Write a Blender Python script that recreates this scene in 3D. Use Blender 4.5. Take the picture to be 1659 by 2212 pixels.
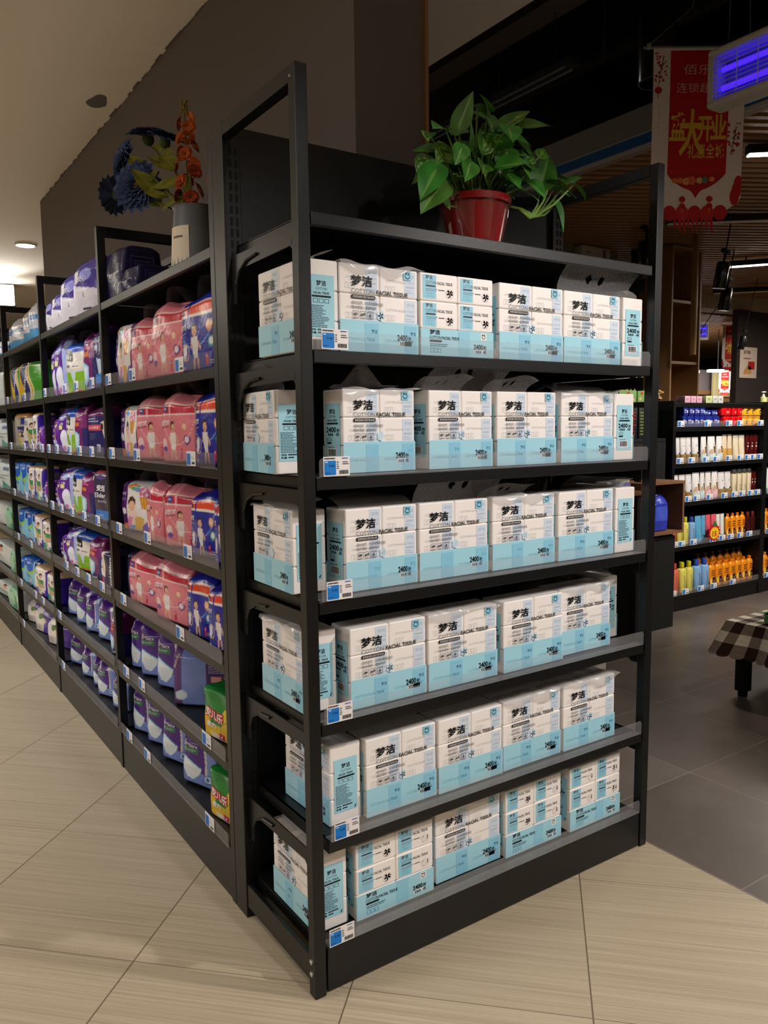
import bpy, bmesh, math, random
import numpy as np
from mathutils import Vector, Matrix

for o in list(bpy.data.objects):
    bpy.data.objects.remove(o)
SC = bpy.context.scene
COL = SC.collection
PI = math.pi
random.seed(7)

# ---------------------------------------------------------------- camera
YAW, PITCH, ROLL, FPX = 0.5949069, -0.1072662, -0.0125894, 1700.83
cam_d = bpy.data.cameras.new('camera')
cam = bpy.data.objects.new('camera', cam_d)
COL.objects.link(cam)
fw = Vector((math.sin(YAW)*math.cos(PITCH), math.cos(YAW)*math.cos(PITCH), math.sin(PITCH)))
rt = Vector((math.cos(YAW), -math.sin(YAW), 0))
up = rt.cross(fw)
r2 = rt*math.cos(ROLL) + up*math.sin(ROLL)
u2 = -rt*math.sin(ROLL) + up*math.cos(ROLL)
M3 = Matrix((r2, u2, -fw)).transposed()
cam.matrix_world = Matrix.Translation((-0.8585, -1.5956, 1.4054)) @ M3.to_4x4()
cam_d.sensor_fit = 'HORIZONTAL'
cam_d.sensor_width = 36.0
cam_d.lens = FPX*36.0/1659.0
cam_d.clip_start = 0.02
cam_d.clip_end = 100
SC.camera = cam

# ---------------------------------------------------------------- view, world, lights
SC.view_settings.view_transform = 'Standard'
SC.view_settings.look = 'None'
SC.view_settings.exposure = 0.0
SC.view_settings.gamma = 1.0
SC.view_settings.use_curve_mapping = False
SC.cycles.use_denoising = True
SC.cycles.max_bounces = 7
SC.cycles.diffuse_bounces = 4
SC.cycles.glossy_bounces = 3
SC.cycles.transmission_bounces = 4
SC.cycles.transparent_max_bounces = 16
SC.cycles.sample_clamp_indirect = 4.0
SC.cycles.caustics_reflective = False
SC.cycles.caustics_refractive = False

W = bpy.data.worlds.new('world')
SC.world = W
W.use_nodes = True
W.node_tree.nodes['Background'].inputs[0].default_value = (0.9, 0.95, 1.0, 1)
W.node_tree.nodes['Background'].inputs[1].default_value = 0.012

def spot(name, loc, aim, watts, col=(1, 0.93, 0.84), deg=80, blend=0.7, rad=0.08):
    l = bpy.data.lights.new(name, 'SPOT')
    l.energy = watts; l.color = col
    l.spot_size = math.radians(deg); l.spot_blend = blend; l.shadow_soft_size = rad
    o = bpy.data.objects.new(name, l); COL.objects.link(o)
    o.location = loc
    o.rotation_euler = (Vector(aim)-Vector(loc)).to_track_quat('-Z', 'Y').to_euler()
    return o

def area(name, loc, aim, watts, sx, sy, col=(1, 0.93, 0.84), spread=160):
    l = bpy.data.lights.new(name, 'AREA')
    l.energy = watts; l.color = col; l.shape = 'RECTANGLE'; l.size = sx; l.size_y = sy
    l.spread = math.radians(spread)
    o = bpy.data.objects.new(name, l); COL.objects.link(o)
    o.location = loc
    o.rotation_euler = (Vector(aim)-Vector(loc)).to_track_quat('-Z', 'Y').to_euler()
    return o

# track spots in front of the end rack
spot('track_spot_lamp', (2.05, -2.1, 2.95), (0.85, 0.0, 0.75), 225, (1, 0.93, 0.88), 50, 0.45, 0.06)
spot('track_spot_lamp', (0.25, -2.7, 3.1), (0.45, 0.0, 0.70), 125, (1, 0.95, 0.91), 52, 0.45, 0.06)
# ceiling downlights over the left aisle, then added unseen fill areas
spot('downlight_lamp', (-1.15, 2.6, 3.15), (-0.05, 2.5, 0.9), 110, (0.93, 0.95, 1.0), 75, 0.9, 0.08)
spot('downlight_lamp', (-1.2, 0.4, 3.15), (-0.35, 1.3, 0.2), 30, (1, 0.93, 0.83), 90, 0.9, 0.08)
spot('downlight_lamp', (-1.1, 4.8, 3.15), (-0.2, 4.6, 0.6), 90, (0.95, 0.96, 1.0), 85, 0.9, 0.08)
area('added_aisle_fill', (-1.6, -2.6, 3.12), (-1.6, -2.6, 0), 24, 1.2, 1.2, (1, 0.93, 0.84))  # general fill from behind the camera, added with no visible fitting
area('added_aisle_fill', (-4.3, 1.6, 3.14), (-4.3, 1.6, 0), 120, 1.8, 1.8, (0.97, 0.96, 1.0), 175)  # added unseen area: brightens the floor so its bounce lifts the ceiling
area('added_aisle_fill', (-3.0, 7.5, 3.14), (-3.0, 7.5, 0), 150, 1.8, 1.8, (1, 0.92, 0.80), 175)  # added unseen area, spreads floor bounce farther down the aisle
area('added_front_fill', (0.9, -5.4, 3.12), (0.9, -5.4, 0), 40, 1.2, 1.2, (1, 0.93, 0.85), 175)  # added unseen area behind the camera, brightens front-facing wall and ceiling
# lamps over the far hair care shelf with added fill areas for the hall behind
spot('track_spot_lamp', (4.6, 0.2, 2.85), (4.72, 2.0, 0.95), 290, (1, 0.93, 0.84), 70, 0.6, 0.05)
spot('track_spot_lamp', (3.3, -0.6, 2.85), (3.3, 0.4, 0.2), 60, (1, 0.9, 0.78), 85, 0.8, 0.06)
area('added_hall_fill', (5.6, -1.8, 2.9), (5.6, -1.8, 0), 90, 1.2, 1.2, (1, 0.92, 0.82), 175)  # added unseen area, gives the banner and right floor some light
area('added_hall_fill', (8.2, 2.2, 2.9), (8.2, 2.2, 0), 120, 1.2, 1.2, (1, 0.9, 0.78), 175)  # added unseen area to brighten the slat ceiling
area('added_hall_fill', (11.5, 6.0, 2.75), (11.5, 6.0, 0), 160, 2.0, 2.0, (1, 0.92, 0.82), 175)  # added unseen area to brighten the back of the hall
spot('downlight_lamp', (0.70, 6.8, 3.12), (0.70, 6.8, 0), 60, (1, 0.9, 0.75), 150, 0.6, 0.08)
spot('flood_lamp_light', (0.78, 8.9, 3.0), (-0.6, 4.0, 1.6), 120, (1, 0.95, 0.88), 100, 0.6, 0.08)

# ---------------------------------------------------------------- helpers
def lin(c):
    r = []
    for x in c[:3]:
        x = x/255.0
        r.append(x/12.92 if x <= 0.04045 else ((x+0.055)/1.055)**2.4)
    return tuple(r)

class MB:
    """collects geometry with a colour per vertex and builds ONE mesh object"""
    def __init__(s):
        s.v = []; s.f = []; s.c = []; s.m = []
    def add(s, vs, fs, col=(255, 255, 255), mi=0):
        b = len(s.v)
        s.v += [tuple(p) for p in vs]
        s.f += [tuple(i+b for i in f) for f in fs]
        if isinstance(col, np.ndarray):
            s.c += [tuple(x) for x in col]
        else:
            s.c += [lin(col)]*len(vs)
        s.m += [mi]*len(fs)
        return s
    def box(s, a, b, col=(255, 255, 255), mi=0):
        x0, y0, z0 = a; x1, y1, z1 = b
        v = [(x0, y0, z0), (x1, y0, z0), (x1, y1, z0), (x0, y1, z0), (x0, y0, z1), (x1, y0, z1), (x1, y1, z1), (x0, y1, z1)]
        f = [(0, 3, 2, 1), (4, 5, 6, 7), (0, 1, 5, 4), (1, 2, 6, 5), (2, 3, 7, 6), (3, 0, 4, 7)]
        return s.add(v, f, col, mi)
    def rbox(s, a, b, r, col=(255, 255, 255), mi=0, seg=2):
        bm = bmesh.new()
        bmesh.ops.create_cube(bm, size=1.0)
        for v in bm.verts:
            v.co = Vector([(a[i]+b[i])/2 + v.co[i]*(b[i]-a[i]) for i in range(3)])
        bmesh.ops.bevel(bm, geom=list(bm.edges)+list(bm.verts), offset=r, segments=seg, affect='EDGES', profile=0.5)
        bm.verts.index_update()
        s.add([v.co[:] for v in bm.verts], [[v.index for v in f.verts] for f in bm.faces], col, mi)
        bm.free()
        return s
    def quad(s, p, col=(255, 255, 255), mi=0):
        return s.add(p, [tuple(range(len(p)))], col, mi)
    def prism(s, pts, d, col=(255, 255, 255), mi=0):
        """polygon (list of 3-D points) pushed along vector d"""
        n = len(pts); d = Vector(d)
        v = [Vector(p) for p in pts]+[Vector(p)+d for p in pts]
        f = [tuple(range(n)), tuple(reversed(range(n, 2*n)))]+[(i, i+n, (i+1) % n+n, (i+1) % n) for i in range(n)]
        return s.add([p[:] for p in v], f, col, mi)
    def tube(s, pts, r, n=8, col=(255, 255, 255), mi=0, cap=True):
        pts = [Vector(p) for p in pts]
        k = len(pts)
        rr = r if isinstance(r, (list, tuple)) else [r]*k
        vs = []; fs = []
        ref = Vector((0.3, 0.2, 1)).normalized()
        for i, p in enumerate(pts):
            t = (pts[min(i+1, k-1)]-pts[max(i-1, 0)]).normalized()
            if abs(t.dot(ref)) > 0.97: a = t.cross(Vector((1, 0, 0))).normalized()
            else: a = t.cross(ref).normalized()
            b = t.cross(a)
            for j in range(n):
                w = 2*PI*j/n
                vs.append((p+a*math.cos(w)*rr[i]+b*math.sin(w)*rr[i])[:])
        for i in range(k-1):
            for j in range(n):
                j2 = (j+1) % n
                fs.append((i*n+j, i*n+j2, (i+1)*n+j2, (i+1)*n+j))
        if cap:
            fs.append(tuple(reversed(range(n)))); fs.append(tuple(range((k-1)*n, k*n)))
        return s.add(vs, fs, col, mi)
    def lathe(s, prof, n=20, col=(255, 255, 255), mi=0, c=(0, 0), ey=1.0, colf=None, p=2.0):
        """prof: list of (radius, z); ey squashes the depth; p = superellipse power"""
        vs = []; fs = []; cs = []
        for r, z in prof:
            for j in range(n):
                w = 2*PI*j/n
                cx, sy = math.cos(w), math.sin(w)
                k = (abs(cx)**p+abs(sy)**p)**(-1.0/p)
                vs.append((c[0]+r*cx*k, c[1]+r*sy*k*ey, z))
                if colf: cs.append(lin(colf(w, z)))
        m = len(prof)
        for i in range(m-1):
            for j in range(n):
                j2 = (j+1) % n
                fs.append((i*n+j, i*n+j2, (i+1)*n+j2, (i+1)*n+j))
        if prof[0][0] > 1e-6: fs.append(tuple(reversed(range(n))))
        if prof[-1][0] > 1e-6: fs.append(tuple(range((m-1)*n, m*n)))
        return s.add(vs, fs, np.array(cs) if colf else col, mi)
    def ball(s, c, r, n=10, col=(255, 255, 255), mi=0, sc=(1, 1, 1)):
        vs = []; fs = []
        m = n//2+1
        for i in range(m+1):
            t = PI*i/m
            for j in range(n):
                w = 2*PI*j/n
                vs.append((c[0]+r*sc[0]*math.sin(t)*math.cos(w), c[1]+r*sc[1]*math.sin(t)*math.sin(w), c[2]+r*sc[2]*math.cos(t)))
        for i in range(m):
            for j in range(n):
                j2 = (j+1) % n
                fs.append((i*n+j, (i+1)*n+j, (i+1)*n+j2, i*n+j2))
        return s.add(vs, fs, col, mi)
    def text(s, body, u, v, size, mapf, col=(0, 0, 0), bold=0.0, align='L', fit=None, rot=0, mi=0, sx=1.0):
        """flat lettering at (u, v) laid on a surface by mapf(u, v); fit = width to fill"""
        pv, pf, wid = glyphs(body, bold)
        if not len(pv): return s
        k = size
        kx = (fit/wid) if fit else k*sx
        ox = {'L': 0, 'C': -wid*kx/2, 'R': -wid*kx}[align]
        cr, sr = math.cos(rot), math.sin(rot)
        P = []
        for x, y in pv:
            X = ox+x*kx; Y = y*k
            P.append(tuple(mapf(u+X*cr-Y*sr, v+X*sr+Y*cr)))
        return s.add(P, pf, col, mi)
    def build(s, name, mats, parent=None, angle=38, flat=False, wn=False):
        me = bpy.data.meshes.new(name)
        me.from_pydata(s.v, [], s.f)
        mats = mats if isinstance(mats, (list, tuple)) else [mats]
        for m in mats: me.materials.append(m)
        me.polygons.foreach_set('material_index', s.m)
        at = me.color_attributes.new('art', 'FLOAT_COLOR', 'POINT')
        c = np.ones((len(s.v), 4), dtype=np.float32)
        if s.c: c[:, :3] = np.array(s.c, dtype=np.float32)
        at.data.foreach_set('color', c.ravel())
        if mats[0].name == 'black_powder_coat': flat = True
        if wn:
            me.polygons.foreach_set('use_smooth', [True]*len(s.f)); me.update()
            acc = np.zeros((len(s.v), 3))
            for p in me.polygons: acc[list(p.vertices)] += np.array(p.normal)*p.area
            acc /= np.maximum(np.linalg.norm(acc, axis=1, keepdims=True), 1e-12)
            me.normals_split_custom_set_from_vertices(acc.tolist())
        elif not flat:
            me.polygons.foreach_set('use_smooth', [True]*len(s.f))
            me.set_sharp_from_angle(angle=math.radians(angle))
        me.update()
        o = bpy.data.objects.new(name, me)
        COL.objects.link(o)
        if parent: o.parent = parent
        return o

_gl = {}
def glyphs(body, bold=0.0):
    key = (body, round(bold, 4))
    if key not in _gl:
        cu = bpy.data.curves.new('lettering', 'FONT')
        cu.body = body; cu.resolution_u = 2; cu.offset = bold; cu.size = 1.0
        o = bpy.data.objects.new('lettering', cu); COL.objects.link(o)
        dg = bpy.context.evaluated_depsgraph_get()
        ev = o.evaluated_get(dg); me = ev.to_mesh()
        pv = [(v.co.x, v.co.y) for v in me.vertices]
        pf = [tuple(p.vertices) for p in me.polygons]
        ev.to_mesh_clear()
        bpy.data.objects.remove(o); bpy.data.curves.remove(cu)
        if pv:
            x0 = min(p[0] for p in pv); x1 = max(p[0] for p in pv)
            pv = [(p[0]-x0, p[1]) for p in pv]
        else: x0 = x1 = 0
        _gl[key] = (pv, pf, max(x1-x0, 1e-4))
    return _gl[key]

def brief(t):
    w = t.split()
    while len(w) > 16 and 'the' in w: w.remove('the')
    return ' '.join(w)
def tag(o, label, cat, group=None, kind=None):
    o['label'] = brief(label); o['category'] = cat
    if group: o['group'] = group
    if kind: o['kind'] = kind
    return o
def thing(name, label, cat, loc=(0, 0, 0), rz=0, group=None, tilt=(0, 0)):
    o = bpy.data.objects.new(name, None); COL.objects.link(o)
    o.empty_display_size = 0.05
    o.location = loc; o.rotation_euler = (tilt[0], tilt[1], rz)
    return tag(o, label, cat, group)
def struct(o):
    o['kind'] = 'structure'
    return o
def dup(root, loc, rz=0, label=None, group=None, scale=None, tilt=(0, 0), drop=()):
    def rec(o, par):
        c = o.copy(); COL.objects.link(c)
        if par: c.parent = par
        for ch in kids(o):
            if ch.name.split('.')[0] in drop: continue
            rec(ch, c)
        return c
    r = rec(root, None)
    r.location = loc; r.rotation_euler = (tilt[0], tilt[1], rz)
    if scale: r.scale = scale
    if label: r['label'] = brief(label)
    if group: r['group'] = group
    return r
_kids = {}
def kids(o):
    return [c for c in o.children]

# ---------------------------------------------------------------- materials
def pmat(name, col=(200, 200, 200), rough=0.5, metal=0.0, spec=0.5, coat=0.0, art=False, emit=None, es=0.0, bump=None, trans=0.0, sub=0.0):
    m = bpy.data.materials.new(name); m.use_nodes = True
    nt = m.node_tree; b = nt.nodes['Principled BSDF']
    b.inputs['Base Color'].default_value = lin(col)+(1,)
    b.inputs['Roughness'].default_value = rough
    b.inputs['Metallic'].default_value = metal
    b.inputs['Specular IOR Level'].default_value = spec
    b.inputs['Coat Weight'].default_value = coat
    b.inputs['Coat Roughness'].default_value = 0.12
    b.inputs['Transmission Weight'].default_value = trans
    if art:
        a = nt.nodes.new('ShaderNodeAttribute'); a.attribute_name = 'art'
        nt.links.new(a.outputs['Color'], b.inputs['Base Color'])
    if emit:
        b.inputs['Emission Color'].default_value = lin(emit)+(1,)
        b.inputs['Emission Strength'].default_value = es
    if bump:
        sc, st, dist = bump
        tc = nt.nodes.new('ShaderNodeTexCoord')
        n = nt.nodes.new('ShaderNodeTexNoise'); n.inputs['Scale'].default_value = sc; n.inputs['Detail'].default_value = 3
        n.inputs['Distortion'].default_value = 0.6
        bp = nt.nodes.new('ShaderNodeBump'); bp.inputs['Strength'].default_value = st; bp.inputs['Distance'].default_value = dist
        nt.links.new(tc.outputs['Object'], n.inputs['Vector'])
        nt.links.new(n.outputs['Fac'], bp.inputs['Height'])
        nt.links.new(bp.outputs['Normal'], b.inputs['Normal'])
    return m
def clear(name, col, fac, rough=0.05, dots=0.0, refl=0.06):
    """thin clear or cloudy plastic: see-through + a cloudy diffuse share + a little gloss"""
    m = bpy.data.materials.new(name); m.use_nodes = True
    nt = m.node_tree
    for n in list(nt.nodes): nt.nodes.remove(n)
    out = nt.nodes.new('ShaderNodeOutputMaterial')
    tr = nt.nodes.new('ShaderNodeBsdfTransparent')
    di = nt.nodes.new('ShaderNodeBsdfDiffuse'); di.inputs['Color'].default_value = lin(col)+(1,)
    tl = nt.nodes.new('ShaderNodeBsdfTranslucent'); tl.inputs['Color'].default_value = lin(col)+(1,)
    ad = nt.nodes.new('ShaderNodeMixShader'); ad.inputs[0].default_value = 0.35
    gl = nt.nodes.new('ShaderNodeBsdfGlossy'); gl.inputs['Roughness'].default_value = rough
    mx = nt.nodes.new('ShaderNodeMixShader'); mx.inputs[0].default_value = fac
    mg = nt.nodes.new('ShaderNodeMixShader'); mg.inputs[0].default_value = refl
    nt.links.new(di.outputs[0], ad.inputs[1]); nt.links.new(tl.outputs[0], ad.inputs[2])
    nt.links.new(tr.outputs[0], mx.inputs[1]); nt.links.new(ad.outputs[0], mx.inputs[2])
    nt.links.new(mx.outputs[0], mg.inputs[1]); nt.links.new(gl.outputs[0], mg.inputs[2])
    nt.links.new(mg.outputs[0], out.inputs[0])
    if dots:
        at = nt.nodes.new('ShaderNodeAttribute'); at.attribute_name = 'art'
        sp = nt.nodes.new('ShaderNodeSeparateColor')
        nt.links.new(at.outputs['Color'], sp.inputs[0])
        def sn(i):
            a = nt.nodes.new('ShaderNodeMath'); a.operation = 'MULTIPLY'; a.inputs[1].default_value = dots
            b = nt.nodes.new('ShaderNodeMath'); b.operation = 'SINE'
            nt.links.new(sp.outputs[i], a.inputs[0]); nt.links.new(a.outputs[0], b.inputs[0])
            return b
        pr = nt.nodes.new('ShaderNodeMath'); pr.operation = 'MULTIPLY'
        nt.links.new(sn(0).outputs[0], pr.inputs[0]); nt.links.new(sn(1).outputs[0], pr.inputs[1])
        gt = nt.nodes.new('ShaderNodeMath'); gt.operation = 'LESS_THAN'; gt.inputs[1].default_value = 0.22
        nt.links.new(pr.outputs[0], gt.inputs[0])
        sc = nt.nodes.new('ShaderNodeMapRange'); sc.inputs[3].default_value = fac*0.25; sc.inputs[4].default_value = fac
        nt.links.new(gt.outputs[0], sc.inputs[0]); nt.links.new(sc.outputs[0], mx.inputs[0])
    return m

M_METAL = pmat('black_powder_coat', (12, 12, 13), 0.40, 0.0, 0.42, bump=(180, 0.06, 0.002))
M_SLOT = pmat('slot_shadow_steel', (6, 6, 6), 0.8)
M_PACK = pmat('printed_film', art=True, rough=0.42, spec=0.35, bump=(26, 0.18, 0.004))
M_PRINT = pmat('printed_ink', art=True, rough=0.4, spec=0.3)
M_BAG = pmat('printed_bag_plastic', art=True, rough=0.3, spec=0.5, bump=(22, 0.4, 0.006))
M_CARD = pmat('printed_card', art=True, rough=0.55, spec=0.3)
M_GLOSS = pmat('glossy_plastic', art=True, rough=0.22, spec=0.5)
M_MATT = pmat('matt_painted', art=True, rough=0.75, spec=0.25)
M_CHROME = pmat('zinc_bolt', (205, 205, 200), 0.3, 0.9)
M_GUARD = clear('clear_acrylic', (225, 220, 222), 0.10, 0.04, refl=0.05)
M_FILM = clear('cloudy_film', (226, 224, 224), 0.40, 0.15, refl=0.06)
M_FILMD = clear('perforated_film', (170, 168, 170), 0.50, 0.2, dots=1.0, refl=0.05)
M_HANDLE = clear('smoky_film', (120, 116, 118), 0.45, 0.15, refl=0.08)

# ---------------------------------------------------------------- floors
def floor_mat(name, c1, c2, rot, size, offs, seam_col, seam_w, seam2, streak, rough, spec=0.5):
    m = bpy.data.materials.new(name); m.use_nodes = True
    nt = m.node_tree; N = nt.nodes; L = nt.links
    b = N['Principled BSDF']; b.inputs['Roughness'].default_value = rough; b.inputs['Specular IOR Level'].default_value = spec
    geo = N.new('ShaderNodeNewGeometry')
    mp = N.new('ShaderNodeMapping'); mp.inputs['Rotation'].default_value = (0, 0, rot)
    L.new(geo.outputs['Position'], mp.inputs['Vector'])
    sep = N.new('ShaderNodeSeparateXYZ'); L.new(mp.outputs[0], sep.inputs[0])
    def math_(op, a, bb=None, v=None):
        n = N.new('ShaderNodeMath'); n.operation = op
        L.new(a, n.inputs[0])
        if bb is not None: L.new(bb, n.inputs[1])
        elif v is not None: n.inputs[1].default_value = v
        return n.outputs[0]
    masks = []; cells = []
    for i, (off, wd) in enumerate(zip(offs, (seam_w, seam2))):
        t = math_('DIVIDE', math_('SUBTRACT', sep.outputs[i], v=off), v=size)
        fr = math_('FRACT', t)
        d = math_('ABSOLUTE', math_('SUBTRACT', fr, v=0.5))
        masks.append(math_('GREATER_THAN', d, v=0.5-wd/size))
        cells.append(math_('FLOOR', t))
    seam = math_('MAXIMUM', masks[0], masks[1])
    cell = N.new('ShaderNodeCombineXYZ'); L.new(cells[0], cell.inputs[0]); L.new(cells[1], cell.inputs[1])
    wn = N.new('ShaderNodeTexWhiteNoise'); L.new(cell.outputs[0], wn.inputs['Vector'])
    ms = N.new('ShaderNodeMapping'); ms.inputs['Scale'].default_value = streak
    addv = N.new('ShaderNodeVectorMath'); addv.operation = 'ADD'
    mul = N.new('ShaderNodeVectorMath'); mul.operation = 'SCALE'; mul.inputs['Scale'].default_value = 3.0
    L.new(wn.outputs['Color'], mul.inputs[0]); L.new(mp.outputs[0], addv.inputs[0]); L.new(mul.outputs[0], addv.inputs[1])
    L.new(addv.outputs[0], ms.inputs['Vector'])
    nz = N.new('ShaderNodeTexNoise'); nz.inputs['Scale'].default_value = 1.0; nz.inputs['Detail'].default_value = 5; nz.inputs['Roughness'].default_value = 0.62
    L.new(ms.outputs[0], nz.inputs['Vector'])
    cr = N.new('ShaderNodeValToRGB'); cr.color_ramp.elements[0].position = 0.33; cr.color_ramp.elements[1].position = 0.67
    cr.color_ramp.elements[0].color = lin(c1)+(1,); cr.color_ramp.elements[1].color = lin(c2)+(1,)
    L.new(nz.outputs['Fac'], cr.inputs[0])
    tone = N.new('ShaderNodeMix'); tone.data_type = 'RGBA'; tone.blend_type = 'MULTIPLY'; tone.inputs[0].default_value = 1.0
    mr = N.new('ShaderNodeMapRange'); mr.inputs[3].default_value = 0.93; mr.inputs[4].default_value = 1.04
    L.new(wn.outputs['Value'], mr.inputs[0]); L.new(cr.outputs[0], tone.inputs[6]); L.new(mr.outputs[0], tone.inputs[7])
    mix = N.new('ShaderNodeMix'); mix.data_type = 'RGBA'
    L.new(seam, mix.inputs[0]); L.new(tone.outputs[2], mix.inputs[6]); mix.inputs[7].default_value = lin(seam_col)+(1,)
    L.new(mix.outputs[2], b.inputs['Base Color'])
    bp = N.new('ShaderNodeBump'); bp.inputs['Strength'].default_value = 0.08; bp.inputs['Distance'].default_value = 0.002
    L.new(nz.outputs['Fac'], bp.inputs['Height']); L.new(bp.outputs[0], b.inputs['Normal'])
    return m
M_FLOORB = floor_mat('beige_wood_look_tile', (172, 157, 132), (196, 181, 155), PI/4, 0.593, (-0.519, 0.6505), (112, 98, 80), 0.0020, 0.0011, (1.3, 130, 1), 0.36)
M_FLOORG = floor_mat('dark_stone_tile', (88, 80, 74), (108, 99, 91), 0, 0.585, (3.04, 0.25), (142, 130, 116), 0.0016, 0.0016, (2.2, 2.0, 1), 0.33)
# grain of the beige tile runs along the x - y diagonal (mapping rotated by 45 degrees)
b = MB(); b.box((-7, -7, -0.05), (1.28, 14, 0.0)); struct(b.build('floor', M_FLOORB, flat=True))
b = MB(); b.box((1.28, -7, -0.05), (20, 24, 0.0)); b.box((-7, 14, -0.05), (1.28, 24, 0.0)); struct(b.build('floor.001', M_FLOORG, flat=True))

# ---------------------------------------------------------------- walls and ceilings
M_GREYWALL = pmat('grey_wall_paint', (104, 98, 97), 0.85, bump=(60, 0.05, 0.003))
M_WHITE = pmat('white_ceiling_paint', (238, 230, 218), 0.9)
M_DARKCEIL = pmat('black_open_ceiling', (16, 15, 14), 0.9)
M_BEIGEWALL = pmat('beige_wall_paint', (176, 160, 138), 0.85)
M_DARKWALL = pmat('dark_brown_wall', (46, 37, 32), 0.8)
M_OAK = pmat('oak_veneer', (150, 110, 66), 0.55, bump=(30, 0.1, 0.003))
M_SLAT = pmat('timber_slat', (150, 108, 66), 0.5)
b = MB()
b.box((0.526, 0.582, 0), (0.803, 5.225, 3.2))
rnd = random.Random(3)      # ragged paint line where the wall meets the white ceiling
y = 0.6
while y < 5.2:
    y2 = min(y+rnd.uniform(0.02, 0.09), 5.22)
    w1 = rnd.uniform(0.0, 0.014)
    b.box((0.526-w1, y, 3.196), (0.53, y2, 3.1985))
    y = y2
struct(b.build('wall_left', M_GREYWALL, flat=True))
b = MB(); b.box((0.794, 0.570, 0.0), (0.806, 0.582, 3.2)); struct(b.build('trim_1', M_OAK, flat=True))
b = MB(); b.box((-7, -7, 3.2), (1.684, 16, 3.26)); struct(b.build('ceiling', M_WHITE, flat=True))
b = MB()
pts = [(0.405+0.05*math.cos(a)*(1+0.2*math.sin(3*a)), 3.02+0.10*math.sin(a), 3.1985) for a in [2*PI*i/14 for i in range(14)]]
b.quad(pts); tag(b.build('paint_smear', M_GREYWALL), 'grey smear of wall paint on the pale ceiling beside the wall top', 'paint mark')
b = MB(); b.box((1.684, -7, 4.4), (20, 24, 4.5)); b.box((1.66, -7, 3.26), (1.684, 16, 4.4)); struct(b.build('ceiling.001', M_DARKCEIL, flat=True))
b = MB(); b.box((-7, 15.9, 0), (4.2, 16.0, 3.2)); struct(b.build('wall_back', M_BEIGEWALL, flat=True))
b = MB(); b.box((4.2, 22, 0), (20, 22.1, 4.4)); struct(b.build('wall_back.001', M_DARKWALL, flat=True))
b = MB(); b.box((19.4, -7, 0), (19.5, 22, 4.4)); struct(b.build('wall_right', M_DARKWALL, flat=True))
b = MB(); b.box((-7, -7, 0), (20, -6.9, 4.4)); struct(b.build('wall_front', M_BEIGEWALL, flat=True))
b = MB(); b.box((-7, -7, 0), (-6.9, 16, 3.2)); struct(b.build('wall_side', M_BEIGEWALL, flat=True))

# fascia with the blue stripe, then the timber slat ceiling behind it
b = MB()
b.box((3.10, -6, 3.0), (3.16, 16, 3.24), (150, 138, 126))
b.box((3.094, -6, 3.022), (3.10, 16, 3.081), (40, 98, 158))
b.box((3.092, -6, 3.0), (3.10, 16, 3.022), (196, 188, 178)); b.box((3.094, -6, 3.081), (3.10, 16, 3.09), (190, 182, 172))
struct(b.build('trim_2', M_MATT, flat=True))
b = MB()
dx, dy = 0.877, -0.48
nx, ny = 0.48, 0.877
for i in range(-30, 120):
    d = i*0.095
    # line points p = n*d + t*dir, clipped to the slat bay
    t0, t1 = -20, 20
    for lo, hi, n0, dd in ((3.17, 9.6, nx, dx), (-4.0, 4.75, ny, dy)):
        a = (lo-n0*d)/dd; c = (hi-n0*d)/dd
        t0 = max(t0, min(a, c)); t1 = min(t1, max(a, c))
    if t1-t0 < 0.1: continue
    A = Vector((nx*d+dx*t0, ny*d+dy*t0, 0)); B = Vector((nx*d+dx*t1, ny*d+dy*t1, 0)); n = Vector((nx, ny, 0))*0.021
    b.prism([(A-n+Vector((0, 0, 3.02)))[:], (A+n+Vector((0, 0, 3.02)))[:], (A+n+Vector((0, 0, 3.08)))[:], (A-n+Vector((0, 0, 3.08)))[:]], (B-A)[:])
struct(b.build('ceiling.002', M_SLAT, flat=True))
b = MB(); b.box((3.17, -4, 3.11), (9.6, 4.75, 3.13)); struct(b.build('ceiling.003', M_DARKCEIL, flat=True))
# lower slat field further back, running along y
b = MB()
for i in range(64):
    x = 8.0+i*0.13
    b.box((x, 5.2, 2.93), (x+0.06, 14.5, 3.0))
struct(b.build('ceiling.004', M_SLAT, flat=True))
b = MB(); b.box((7.9, 5.1, 3.02), (16.4, 14.6, 3.04)); struct(b.build('ceiling.005', M_DARKCEIL, flat=True))
# curved soffit between the two slat fields
b = MB()
arc = [(6.6, 5.15), (7.1, 4.88), (7.55, 4.72), (8.0, 4.60), (8.45, 4.53), (8.95, 4.46), (9.4, 4.36), (9.9, 4.2), (10.4, 3.95)]
for (xa, ya), (xb, yb) in zip(arc, arc[1:]):
    d = Vector((xb-xa, yb-ya, 0)).normalized(); n_ = Vector((-d.y, d.x, 0))*0.30
    b.add([(xa, ya, 2.86), (xb, yb, 2.86), (xb, yb, 3.06), (xa, ya, 3.06), (xa+n_.x, ya+n_.y, 2.86), (xb+n_.x, yb+n_.y, 2.86)],
          [(0, 1, 2, 3), (0, 4, 5, 1)], (176, 158, 134))
struct(b.build('trim_3', M_MATT))
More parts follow.
